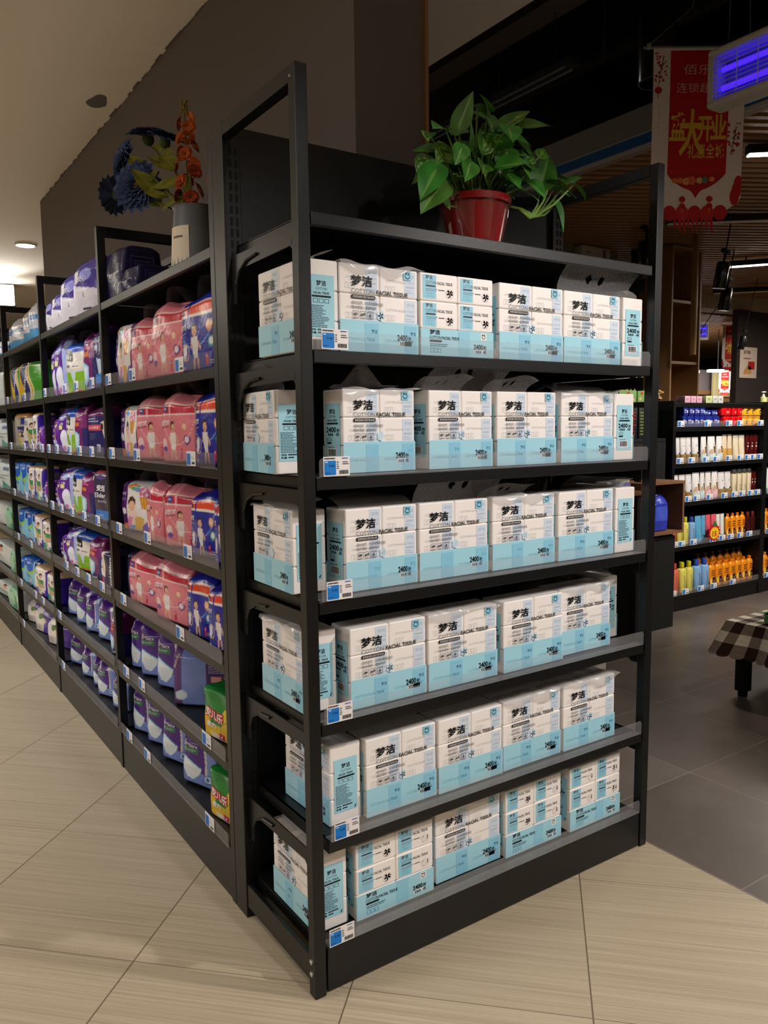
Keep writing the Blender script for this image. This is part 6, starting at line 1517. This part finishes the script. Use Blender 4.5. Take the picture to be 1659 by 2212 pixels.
# ---------------------------------------------------------------- hanging opening banners
def banner_mesh():
    w, h = .41, .765
    def mp(e):
        return lambda u, v: (u*w, -e+.012*math.sin(u*PI)*(1-v)+.004*math.sin(6*v), (v-1)*h)
    b = MB(); f0, f1, f2, f3 = mp(0), mp(.0012), mp(.0022), mp(.0032)
    def low(u): return .16-.12*math.sqrt(max(0, 1-((u-.5)/.5)**2)) + .02*abs(math.sin(u*PI*5))
    n, m = 30, 26; vs = []; fs = []
    for j in range(m+1):
        for i in range(n+1):
            u = i/n; lo = low(u); vs.append(f0(u, lo+(1-lo)*j/m))
    for j in range(m):
        for i in range(n): a = j*(n+1)+i; fs.append((a, a+1, a+n+2, a+n+1))
    b.add(vs, fs, (232, 222, 220))
    bk = [(p[0], p[1]+.001, p[2]) for p in vs]; b.add(bk, [tuple(reversed(f)) for f in fs], (206, 196, 194))
    rect_uv(b, f1, .185, .30, .83, .985, (190, 22, 26), 10, 14)
    pts = [(.185, .30)]+[(.185+.645*t, .30-.095*math.sin(PI*t)**.8+.035*math.exp(-((t-.5)/.05)**2)*-1.2) for t in [k/20 for k in range(21)]]+[(.83, .30)]
    for k in range(20):
        a, c = pts[k+1], pts[k+2]; b.quad([f1(a[0], .301), f1(a[0], a[1]), f1(c[0], c[1]), f1(c[0], .301)], (176, 18, 26))
    for s_ in (0, 1):       # red corner clouds
        for k in range(3):
            cu = (.03+.02*k) if s_ == 0 else (.97-.02*k); q = [f1(min(max(cu+.05*math.cos(t), .0), 1.0), .235-.035*k+.05*math.sin(t)) for t in [2*PI*i/16 for i in range(16)]]; b.quad(q, (190, 24, 32))
    R_ = random.Random(8)
    for cu, cv, top in ((.085, .90, 1), (.90, .50, 0)):          # plum blossom sprays
        b.quad([f1(cu-.03, cv-.10), f1(cu-.025, cv-.10), f1(cu+.03, cv+.06), f1(cu+.02, cv+.06)], (90, 40, 44)); b.quad([f1(cu-.01, cv), f1(cu-.01, cv-.01), f1(cu+.06, cv+.03), f1(cu+.06, cv+.034)], (90, 40, 44))
        for k in range(26):
            x, y = cu+R_.uniform(-.07, .07), cv+R_.uniform(-.10, .08); r_ = R_.uniform(.008, .015); b.quad([f2(x+r_*math.cos(t), y+r_*.55*math.sin(t)) for t in [2*PI*i/7 for i in range(7)]], R_.choice(((176, 30, 50), (150, 20, 44), (206, 60, 76))))
    def lantern(cu, cv, r_):
        b.quad([f3(cu+r_*math.cos(t), cv+r_*.48*math.sin(t)) for t in [2*PI*i/16 for i in range(16)]], (186, 26, 34)); rect_uv(b, f3, cu-r_*.4, cv+r_*.45, cu+r_*.4, cv+r_*.56, (220, 160, 60)); rect_uv(b, f3, cu-r_*.4, cv-r_*.56, cu+r_*.4, cv-r_*.45, (220, 160, 60)); rect_uv(b, f3, cu-.004, cv-r_*1.2, cu+.004, cv-r_*.56, (206, 130, 40))
    lantern(.055, .765, .04); lantern(.36, .155, .036); lantern(.36, .115, .036); lantern(.66, .155, .036); lantern(.66, .115, .036)
    for k in range(9): rect_uv(b, f1, .06+.004*k % .02, .68-.02*k, .066+.004*k % .02, .687-.02*k, (120, 70, 60))
    cols = ((232, 130, 60), (240, 160, 80), (226, 110, 70), (236, 190, 110), (90, 130, 110))
    for k, (cu, cv, r_) in enumerate(((.33, .262, .035), (.40, .258, .045), (.46, .262, .05), (.545, .262, .035), (.60, .264, .04), (.27, .262, .03), (.68, .268, .03))):
        for a in range(5):
            t = 2*PI*a/5; q = [f3(cu+r_*.55*math.cos(t)+r_*.5*math.cos(s_), cv+.5*(r_*.55*math.sin(t)+r_*.5*math.sin(s_))) for s_ in [2*PI*i/8 for i in range(8)]]; b.quad(q, cols[k % 5])
        b.quad([f3(cu+r_*.25*math.cos(s_), cv+.5*r_*.25*math.sin(s_)) for s_ in [2*PI*i/8 for i in range(8)]], (120, 50, 40))
    G = (222, 184, 66)
    tx = lambda s_, u, v, sz, fit, col=G, bo=.012, ff=f2: b.text(s_, u, v, sz, ff, col, bo, 'L', fit)
    tx('佰乐', .33, .855, .062, .30, (236, 200, 196), -.008); tx('连锁超市', .255, .755, .06, .50, (236, 200, 196), -.008)
    tx('盛', .19, .50, .165, .19, G, .03); tx('大', .30, .43, .27, .28, G, .02, f3); tx('开', .50, .50, .15, .16, G, .03); tx('业', .645, .50, .15, .17, G, .03)
    tx('礼惠全城', .40, .395, .085, .40, G, .012)
    for k in range(9):      # fringe
        u0 = .26+.05*k; b.quad([f1(u0, .07), f1(u0+.045, .07), f1(u0+.035+.012*math.sin(k), -.015-.02*((k*7) % 3)), f1(u0+.015, .0)], (186, 24, 34))
    for k in range(5):
        cu = .22+.14*k; q = [f2(cu+.075*math.cos(t), .075+.045*math.sin(t)) for t in [2*PI*i/16 for i in range(16)]]; b.quad(q, (186, 26, 34) if k % 2 == 0 else (200, 40, 44))
    return b
ban = thing('hanging_banner', 'big red and white opening banner with gold characters behind the blue insect lamp', 'banner', (2.229, .781, 3.064), -.597)
banner_mesh().build('banner_cloth', M_CARD, ban)
b = MB(); b.tube([(-.045, .002, .004), (.45, .002, .004)], .006, 8, (120, 118, 116)); b.tube([(-.02, .002, 0), (-.02, .002, .02)], .01, 8, (150, 148, 146)); b.build('hanging_rod', M_GLOSS, ban)
b = MB(); b.tube([(-.02, 0, .015), (.16, -.02, .16), (.35, -.02, 1.34)], .0012, 5, (150, 150, 150)); b.tube([(.43, 0, .0), (.36, -.02, 1.34)], .0012, 5, (150, 150, 150)); b.build('cord', M_GLOSS, ban)
dup(ban, (10.30, 5.616, 2.883), -.597, 'smaller red opening banner far off, left of the food poster', None, (.63, .63, .92))
dup(ban, (12.045, 6.79, 2.312), -.597, 'smallest red opening banner, lowest and farthest of the three', None, (.54, .54, .54))

# ---------------------------------------------------------------- insect lamps with blue tubes
M_UV = pmat('blue_tube', (40, 20, 255), 0.4, emit=(50, 20, 255), es=3.0)
M_TUBE = pmat('white_tube', (255, 255, 255), 0.4, emit=(255, 250, 245), es=14.0)
def fly_lamp(lab, loc, rz, sc=1):
    r = thing('insect_lamp', lab, 'insect killer lamp', loc, rz, 'insect lamps')
    L_, H_ = .52, .225
    b = MB()
    for a, c in (((0, 0, 0), (L_, .10, .03)), ((0, 0, H_-.03), (L_, .10, H_)), ((0, 0, .02), (.03, .10, H_-.02)), ((L_-.03, 0, .02), (L_, .10, H_-.02))): b.rbox(a, c, .012, (190, 186, 178), 0, 3)
    b.box((.02, .09, .02), (L_-.02, .098, H_-.02), (120, 118, 126)); b.build('housing', M_MATT, r)
    b = MB()
    for k in range(10): z = .036+(H_-.072)*k/9; b.tube([(.025, .006, z), (L_-.025, .006, z)], .0018, 5, (206, 204, 206), cap=False)
    for k in range(6): x = .04+(L_-.08)*k/5; b.tube([(x, .006, .028), (x, .006, H_-.028)], .0022, 5, (206, 204, 206), cap=False)
    b.build('grille', M_MATT, r)
    for z in (.078, .150): b = MB(); b.tube([(.04, .05, z), (L_-.04, .05, z)], .011, 10); b.build('tube', M_UV, r)
    b = MB()
    for x in (.06, L_-.06): b.tube([(x, .05, H_), (x+.03, .05, H_+1.5)], .001, 4, (120, 120, 120))
    b.build('chain', M_MATT, r)
    r.scale = (sc, sc, sc); return r
fly = fly_lamp('large white insect lamp with glowing blue tubes, cut off by the right edge', (2.121, .439, 2.672), -PI/2)
l2 = dup(fly, (7.606, 4.343, 2.403), -.597, 'small far insect lamp with blue tubes, hanging above the hair care shelf', None, (.50, .9, .95))
l3 = dup(fly, (10.05, 6.75, 2.10), -.75, 'tiny farthest insect lamp just right of the end rack post', None, (.30, .6, .55))

# ---------------------------------------------------------------- low table with checked cloth
tb = thing('low_display_table', 'low black-legged table under a brown checked cloth at the right edge', 'table', (2.82, .70, 0))
b = MB(); b.rbox((0, -.78, .36), (.74, 0, .395), .006, (40, 34, 30)); b.build('table_top', M_MATT, tb)
for x, y in ((.03, -.09), (.03, -.75), (.65, -.09), (.65, -.75)):
    b = MB(); b.rbox((x, y, .03), (x+.06, y+.06, .36), .004, (14, 13, 13)); b.rbox((x+.012, y+.012, 0), (x+.048, y+.048, .03), .003, (10, 10, 10)); b.build('leg', M_MATT, tb)
b = MB(); CK = ((236, 228, 208), (142, 126, 114), (52, 30, 24))
def ck(i, j): a, c = i % 2, j % 2; return CK[a+c]
S_ = .053; NX, NY, ND = 15, 15, 3
ox, oy = 2.815, .705
for i in range(NX):
    for j in range(NY): x0, y0 = ox+i*S_, oy-j*S_; b.quad([(x0, y0-S_, .398), (x0+S_, y0-S_, .398), (x0+S_, y0, .398), (x0, y0, .398)], ck(i, j))
def drop(side):
    n = NY if side in 'we' else NX
    for i in range(n):
        for k in range(ND*2):
            def pt(a, kk):
                z = .398-kk*S_*.5; out = .018*kk*.55*(1+.25*math.sin(1.3*a)); 
                if side == 'w': return (ox-out, oy-a*S_+(out*.9*(1-2*a/n)), z)
                if side == 'e': return (ox+NX*S_+out, oy-a*S_+(out*.9*(1-2*a/n)), z)
                if side == 'n': return (ox+a*S_-(out*.9*(1-2*a/n)), oy+out, z)
                return (ox+a*S_-(out*.9*(1-2*a/n)), oy-NY*S_-out, z)
            b.quad([pt(i, k), pt(i+1, k), pt(i+1, k+1), pt(i, k+1)], ck(i, k//2+1) if side in 'we' else ck(i, k//2+1))
        mid = [pt(i+.5+.5*math.cos(t), ND*2+.55*math.sin(t)) for t in [PI*q/6 for q in range(7)]]
        b.quad(mid, CK[2] if i % 2 else CK[1])
for s_ in 'wens': drop(s_)
cl = b.build('checked_tablecloth', M_MATT, flat=True); tag(cl, 'brown and cream checked cloth with scalloped hem draped over the low table', 'tablecloth')
b = MB(); b.lathe([(.05, 0), (.062, .01), (.066, .045), (.066, .052), (.062, .052), (.058, .012), (0, .012)], 24, (30, 132, 40)); b.lathe([(.0, .046), (.061, .046)], 24, (196, 226, 150))
bw = b.build('green_bowl', M_GLOSS); bw.location = (2.925, .495, .399); tag(bw, 'green round tub standing on the checked cloth', 'bowl')

# ---------------------------------------------------------------- things behind the end rack, between it and the far shelving
b = MB(); b.box((4.55, 3.5, 0), (5.30, 3.9, 3.10)); struct(b.build('wall_pier', pmat('pier_paint', (124, 114, 104), .85), flat=True)).name = 'wall_middle'
em = thing('emergency_light', 'white twin-headed emergency light on the grey pier behind the end rack', 'emergency light', (4.70, 3.40, 2.86))
b = MB(); b.rbox((0, 0, 0), (.38, .10, .15), .012, (196, 188, 176)); f = lambda u, v: (u*.38, -.0012, v*.15)
bars_uv(b, f, .12, .22, .58, .34, 1, (60, 54, 50), random.Random(3)); bars_uv(b, f, .12, .55, .34, .68, 1, (90, 84, 78), random.Random(5)); rect_uv(b, f, .72, .25, .82, .85, (110, 102, 94)); b.build('battery_box', M_MATT, em)
for x, z in ((.10, .245), (.29, .285)):
    b = MB(); b.tube([(x, .06, .14), (x, .05, z-.05)], .008, 8, (40, 38, 36)); b.tube([(x, .075, z), (x-.012, -.01, z-.01)], [.03, .058], 20, (206, 200, 190)); b.ball((x-.014, -.014, z-.011), .052, 14, (172, 164, 150), 0, (1, .25, 1)); b.build('lamp_head', M_GLOSS, em)
b = MB(); b.rbox((5.315, 3.30, 0), (5.37, 3.36, 3.02), .004, (18, 17, 17)); tag(b.build('black_post', M_MATT), 'black post beside the pier with the emergency light', 'post')
cb = thing('oak_cabinet', 'tall oak cabinet with open shelves seen behind the rack top', 'cabinet', (5.38, 2.95, 0))
b = MB(); b.box((0, 0, 0), (.02, .40, 2.98)); b.box((.42, 0, 0), (.44, .40, 2.98)); b.box((.02, .38, 0), (.42, .40, 2.98)); b.box((0, 0, 2.98), (.44, .40, 3.0)); b.build('case', M_OAK, cb)
for z in (.4, .9, 1.4, 1.95, 2.5): b = MB(); b.box((.02, .01, z), (.42, .38, z+.025)); b.build('shelf', M_OAK, cb)
b = MB(); b.rbox((5.30, 2.20+.45, 2.0), (5.33, 2.70, 3.02), .003); tag(b.build('oak_batten', M_OAK), 'thin upright oak batten beside the rack right-hand post', 'batten')
ls = thing('louvre_screen', 'dim oak louvre screen left of the emergency light pier', 'screen', (4.30, 3.55, 2.2))
b = MB(); b.box((0, 0, 0), (.03, .05, .9)); b.box((.21, 0, 0), (.24, .05, .9)); b.build('frame', M_OAK, ls)
for k in range(9): b = MB(); b.box((.03, .01, .05+.095*k), (.21, .04, .08+.095*k)); b.build('louvre', M_OAK, ls)
# gift boxes with gold cords on a dark stand
stand = thing('dark_stand', 'low black stand behind the end rack carrying gift boxes', 'stand', (4.28, 2.75, 0))
b = MB(); b.rbox((0, 0, 1.52), (.92, .34, 1.55), .004, (26, 25, 25)); b.build('top', M_MATT, stand)
b = MB(); b.rbox((.0, .28, 0), (.92, .32, 1.52), .004, (26, 25, 25)); b.build('back_panel', M_MATT, stand)
for x in (0, .88): b = MB(); b.rbox((x, 0, 0), (x+.04, .32, 1.52), .004, (26, 25, 25)); b.build('side_panel', M_MATT, stand)
def gift(x, c, lab):
    g = thing('gift_bag', lab, 'gift bag', (x, 2.86, 1.5505), 0, 'gift bags behind the end rack')
    b = MB(); b.rbox((-.11, -.05, 0), (.11, .05, .14), .003, c); f = lambda u, v: (u*.22, -.0512, v*.14); R_ = random.Random(int(x*10))
    for k in range(7): cx, cy = R_.uniform(-.4, .4), R_.uniform(.15, .85); b.quad([f(cx+.09*math.cos(t), cy+.1*math.sin(t)) for t in [2*PI*i/9 for i in range(9)]], R_.choice(((196, 80, 40), (220, 190, 120), (70, 110, 50), (150, 40, 40))))
    b.build('bag_body', M_CARD, g)
    b = MB()
    for s_ in (-1, 1): b.tube([(-.06, s_*.03, .135), (-.03, s_*.03, .27), (0, s_*.03, .31), (.03, s_*.03, .27), (.06, s_*.03, .135)], .005, 6, (206, 170, 86))
    b.build('cord_handle', M_GLOSS, g)
gift(4.63, (126, 168, 96), 'green printed gift bag with gold cords, nearer the rack middle'); gift(4.87, (134, 172, 104), 'green printed gift bag with gold cords, beside the rack right-hand post')
for i, x in enumerate((3.775, 3.90, 4.03)):
    b = MB(); b.rbox((-.04, -.03, 0), (.04, .03, .22), .003, (24, 30, 30)); f = lambda u, v: (u*.08, -.0312, v*.22); bars_uv(b, f, -.35, .1, .35, .9, 8, ((150, 40, 40), (120, 130, 60), (60, 120, 90))[i], random.Random(i))
    o = b.build('tall_carton', M_CARD); o.location = (x, 2.10+.02*i, 1.301); tag(o, ['leftmost of three narrow dark cartons on the narrow black cabinet', 'middle one of three narrow dark cartons on the narrow black cabinet', 'rightmost of three narrow dark cartons on the narrow black cabinet'][i], 'carton')
side = thing('side_cabinet', 'narrow black cabinet between the end rack and the hair care unit', 'cabinet', (3.72, 2.02, 0))
b = MB(); b.rbox((0, 0, 1.27), (.36, .33, 1.30), .004, (18, 18, 18)); b.build('top', M_MATT, side)
b = MB(); b.rbox((.03, .0, 0), (.33, .02, 1.27), .003, (16, 16, 16)); b.build('door', M_MATT, side)
for x in (0, .33): b = MB(); b.rbox((x, 0, 0), (x+.03, .33, 1.27), .003, (16, 16, 16)); b.build('side_panel', M_MATT, side)
# wooden crate with blue packs beside the rack post
cr = thing('wooden_crate', 'open brown wooden crate on its side, just right of the end rack', 'crate', (3.40, 1.70, 0.66))
b = MB()
for a, c in (((0, 0, 0), (.46, .24, .018)), ((0, 0, .34), (.46, .24, .358)), ((0, 0, .018), (.018, .24, .34)), ((.442, 0, .018), (.46, .24, .34)), ((0, .222, .018), (.46, .24, .34))): b.box(a, c, (120, 84, 56))
b.build('crate_boards', M_MATT, cr)
b = MB(); b.box((.05, .03, -.66), (.41, .21, -.02), (20, 19, 19)); b.box((.10, .06, -.02), (.36, .18, .0), (96, 70, 50)); b.build('plinth', M_MATT, cr)
for i, x in enumerate((3.51, 3.66)):
    o = bag('blue_pouch', .15, .10, .24, 'pillow', lambda p: p.rect(.1, .3, .9, .7, (70, 90, 200)), (46, 60, 176)); o.location = (x, 1.75, .679); tag(o, ['blue pouch standing at the left in the wooden crate', 'blue pouch standing at the right in the wooden crate'][i], 'pouch', 'blue pouches in the crate')
for i, (x, y) in enumerate(((3.06, 1.70), (3.20, 1.72))):
    t = thing('wipes_pack', ['white and lilac wipes tub seen through the gap above the third tissue row, left one', 'white and lilac wipes tub seen through the gap above the third tissue row, right one'][i], 'wipes', (x, y, .982), .1, 'wipes behind the end rack')
    b = MB(); b.rbox((-.065, -.05, 0), (.065, .05, .05), .012, (150, 150, 214)); b.build('tub', M_GLOSS, t); b = MB(); b.rbox((-.058, -.045, .05), (.058, .045, .068), .008, (236, 232, 232)); b.build('lid', M_GLOSS, t)
b = MB(); b.rbox((2.94, 1.60, .955), (3.32, 1.85, .98), .004, (120, 84, 56)); b.rbox((2.96, 1.62, 0), (3.00, 1.83, .955), .004, (20, 19, 19)); b.rbox((3.26, 1.62, 0), (3.30, 1.83, .955), .004, (20, 19, 19)); tag(b.build('display_plinth', M_MATT), 'brown topped display plinth behind the tissue rack', 'plinth')
b = MB(); b.rbox((0, 0, 0), (.10, .002, .06), .0005, (226, 222, 214)); rect_uv(b, lambda u, v: (u*.1, -.001, v*.06), .05, .5, .4, .9, (230, 190, 60)); o = b.build('shelf_card', M_CARD); o.location = (3.06, 1.63, 1.052); o.rotation_euler = (-.25, 0, -.3); tag(o, 'small white and yellow card propped on the wipes tubs', 'card')

# ---------------------------------------------------------------- light fittings and far hall details
def downlight(loc, r_, lab):
    t = thing('ceiling_downlight', lab, 'downlight', loc, 0, 'downlights in the pale ceiling')
    b = MB(); b.lathe([(r_, 0), (r_*1.16, -.004), (r_*1.18, -.008), (r_, -.010), (r_*.98, 0)], 28, (220, 212, 200)); b.build('trim_ring', M_MATT, t)
    b = MB(); b.lathe([(.0, -.004), (r_*.98, -.004)], 28); b.build('diffuser', pmat('downlight_glow', (255, 255, 255), .5, emit=(255, 244, 226), es=9), t)
downlight((.696, 6.824, 3.2), .085, 'lit round downlight in the pale ceiling left of the grey wall end')
downlight((1.02, 11.2, 3.2), .085, 'far lit downlight low at the left edge of the ceiling')
fl = thing('flood_lamp', 'dazzling far lamp at the left edge above the shelving', 'lamp', (.80, 9.1, 3.06), -.2)
b = MB(); b.rbox((-.16, .0, -.13), (.16, .06, .13), .01, (60, 58, 56)); b.build('housing', M_MATT, fl); b = MB(); b.rbox((-.15, -.01, -.12), (.15, 0, .12), .008); b.build('lens', pmat('flood_glow', (255, 255, 255), .5, emit=(255, 246, 232), es=40), fl); b = MB(); b.tube([(0, .03, .13), (0, .03, .24)], .01, 8, (60, 58, 56)); b.build('bracket', M_MATT, fl)
can = thing('cylinder_downlight', 'large black cylinder downlight half hidden by the opening banner', 'ceiling light', (2.45, .93, 3.02))
b = MB(); b.lathe([(.055, .0), (.085, -.0), (.088, .004), (.088, .30), (0, .30)], 32, (26, 25, 24)); b.lathe([(.080, .0), (.06, .05), (.0, .06)], 24, (170, 160, 150)); b.tube([(0, 0, .3), (0, 0, 1.38)], .012, 8, (24, 24, 24)); b.build('can', M_GLOSS, can)
def tube_light(a, c, lab, on=True):
    a, c = Vector(a), Vector(c); t = thing('linear_light', lab, 'linear light', a, math.atan2((c-a).y, (c-a).x), 'linear lights under the slat ceiling'); L_ = (c-a).length
    b = MB(); b.rbox((0, -.03, .0), (L_, .03, .05), .004, (24, 24, 24)); b.build('channel', M_MATT, t)
    b = MB(); b.rbox((.01, -.026, -.008), (L_-.01, .026, 0), .003, (210, 200, 186)); b.build('diffuser', M_TUBE if on else M_MATT, t)
    b = MB()
    for x in (.15, L_-.15): b.tube([(x, 0, .05), (x, 0, .16)], .006, 6, (24, 24, 24))
    b.build('hanger', M_MATT, t)
tube_light((3.54, 1.135, 2.94), (4.40, .43, 2.94), 'brightly lit linear light right of the big banner')
tube_light((6.43, 3.07, 2.93), (7.30, 1.90, 2.93), 'lit linear light above the black spot, right edge')
tube_light((4.46, 2.346, 2.93), (5.6, 1.40, 2.93), 'unlit dark linear light under the slats, just below the banner', False)
tube_light((7.73, 4.098, 2.93), (8.7, 3.1, 2.93), 'unlit linear light farther back under the slats', False)
def track_spot(loc, lab, lit=False, sc=1.0, tilt=.15):
    t = thing('track_spot', lab, 'track spotlight', loc, .3, 'black track spots'); t.rotation_euler = (tilt, 0, .3)
    b = MB(); b.lathe([(.05, 0), (.052, .004), (.052, .20), (.046, .21), (0, .21)], 24, (20, 20, 20)); b.build('can', M_GLOSS, t)
    b = MB(); b.tube([(0, 0, .21), (0, .0, .30)], .010, 8, (20, 20, 20)); hz = max(.32, (3.03-loc[2])/sc); b.tube([(0, 0, .30), (0, -math.tan(tilt)*0, hz)], .006, 6, (20, 20, 20)); b.rbox((-.07, -.02, .28), (.07, .02, .31), .004, (20, 20, 20)); b.build('arm', M_MATT, t)
    b = MB(); b.lathe([(.0, .006), (.044, .006)], 20, (90, 84, 78)); b.build('lens', M_TUBE if lit else M_MATT, t); t.scale = (sc, sc, sc)
track_spot((5.19, 2.36, 2.51), 'black spot hanging below the upper linear light, near the right edge'); track_spot((6.14, 2.93, 2.47), 'black spot hanging lower, under the unlit linear light')
track_spot((7.15, 4.02, 2.23), 'small lit spot below the far insect lamp', True, .8, .6); track_spot((6.99, 4.10, 2.02), 'small black spot left of the far lamps', True, .9, .3); track_spot((7.66, 3.68, 2.24), 'small lit spot beside the far banner', True, .7, .2)
track_spot((4.75, 2.75, 2.64), 'black square-bodied spot just right of the end rack post below the slats', False, 1.3, 0)
for i, (x, y, z) in enumerate(((10.71, 6.47, 2.25), (11.1, 6.2, 2.262))):
    b = MB(); b.rbox((-.16, -.05, -.02), (.16, .05, .02), .006); o = b.build('far_strip_light', M_TUBE); o.location = (x, y, z); o.rotation_euler = (0, 0, -.6); c_ = MB(); c_.tube([(0, 0, .02), (0, 0, .74)], .006, 6, (24, 24, 24)); c_.build('hanger', M_MATT, o)
    tag(o, ['far lit strip light, left of two in the back hall', 'far lit strip light, right of two in the back hall'][i], 'light')
b = MB(); b.box((8.78, 4.42, 0), (9.55, 4.50, 2.86)); struct(b.build('wall_column', M_DARKWALL, flat=True)).name = 'wall_far'
po = thing('food_poster', 'white food poster with red box picture on the dark far column', 'poster', (8.83, 4.415, 1.99))
b = MB(); b.rbox((0, -.01, 0), (.39, 0, .40), .002, (206, 190, 176)); f = lambda u, v: (u*.39, -.0115, v*.40); b.text('好味', .2, .78, .14, f, (90, 50, 44), .01, fit=.4); bars_uv(b, f, .2, .60, .8, .68, 1, (170, 60, 50), random.Random(3))
rect_uv(b, f, .48, .28, .86, .54, (170, 36, 34)); b.quad([f(*q) for q in ((.2, .12), (.7, .14), (.66, .34), (.44, .42), (.26, .26))], (196, 140, 80)); b.build('sheet', M_CARD, po)
b = MB(); b.box((9.9, 7.6, 0), (16.4, 7.75, 1.95), (58, 48, 42)); b.box((9.9, 7.55, 1.95), (16.4, 7.75, 2.03), (136, 100, 66)); b.box((9.9, 7.6, 2.03), (16.4, 7.75, 2.42), (120, 112, 116)); struct(b.build('wall_hall', M_MATT, flat=True)).name = 'wall_end'
b = MB(); b.rbox((12.0, 7.5, 1.86), (12.26, 7.56, 2.02), .03); tag(b.build('glowing_sign', pmat('sign_glow', (230, 235, 255), .5, emit=(220, 226, 255), es=7)), 'small glowing white sign in the dark behind the hair care unit', 'sign')
b = MB(); b.rbox((12.9, 7.42, 1.90), (13.9, 7.5, 2.42), .01, (196, 186, 140)); b.rbox((12.4, 7.36, 1.80), (14.2, 7.53, 1.88), .004, (140, 104, 68)); b.rbox((13.0, 7.36, 0), (13.06, 7.5, 1.80), .004, (40, 34, 30)); b.rbox((13.8, 7.36, 0), (13.86, 7.5, 1.80), .004, (40, 34, 30)); tag(b.build('lit_panel', M_MATT), 'cream panel over a wooden ledge behind the smallest banner', 'panel')
b = MB(); R = random.Random(2)
for k in range(9): b.ball((R.uniform(-.05, .05), R.uniform(-.03, .03), R.uniform(0, .08)), .016, 8, (190, 150, 80), 0, (1.3, .8, .6))
b.tube([(-.16, 0, .09), (-.05, 0, .13), (0, 0, .02)], .006, 6, (206, 196, 180)); b.tube([(0, 0, 0), (0, 0, -.02)], .02, 8, (60, 50, 40))
o = b.build('gold_ornament', M_GLOSS); o.location = (4.20, 2.18, HZ[0]+.034); tag(o, 'small gold branch ornament at the left end of the far unit roof', 'ornament')
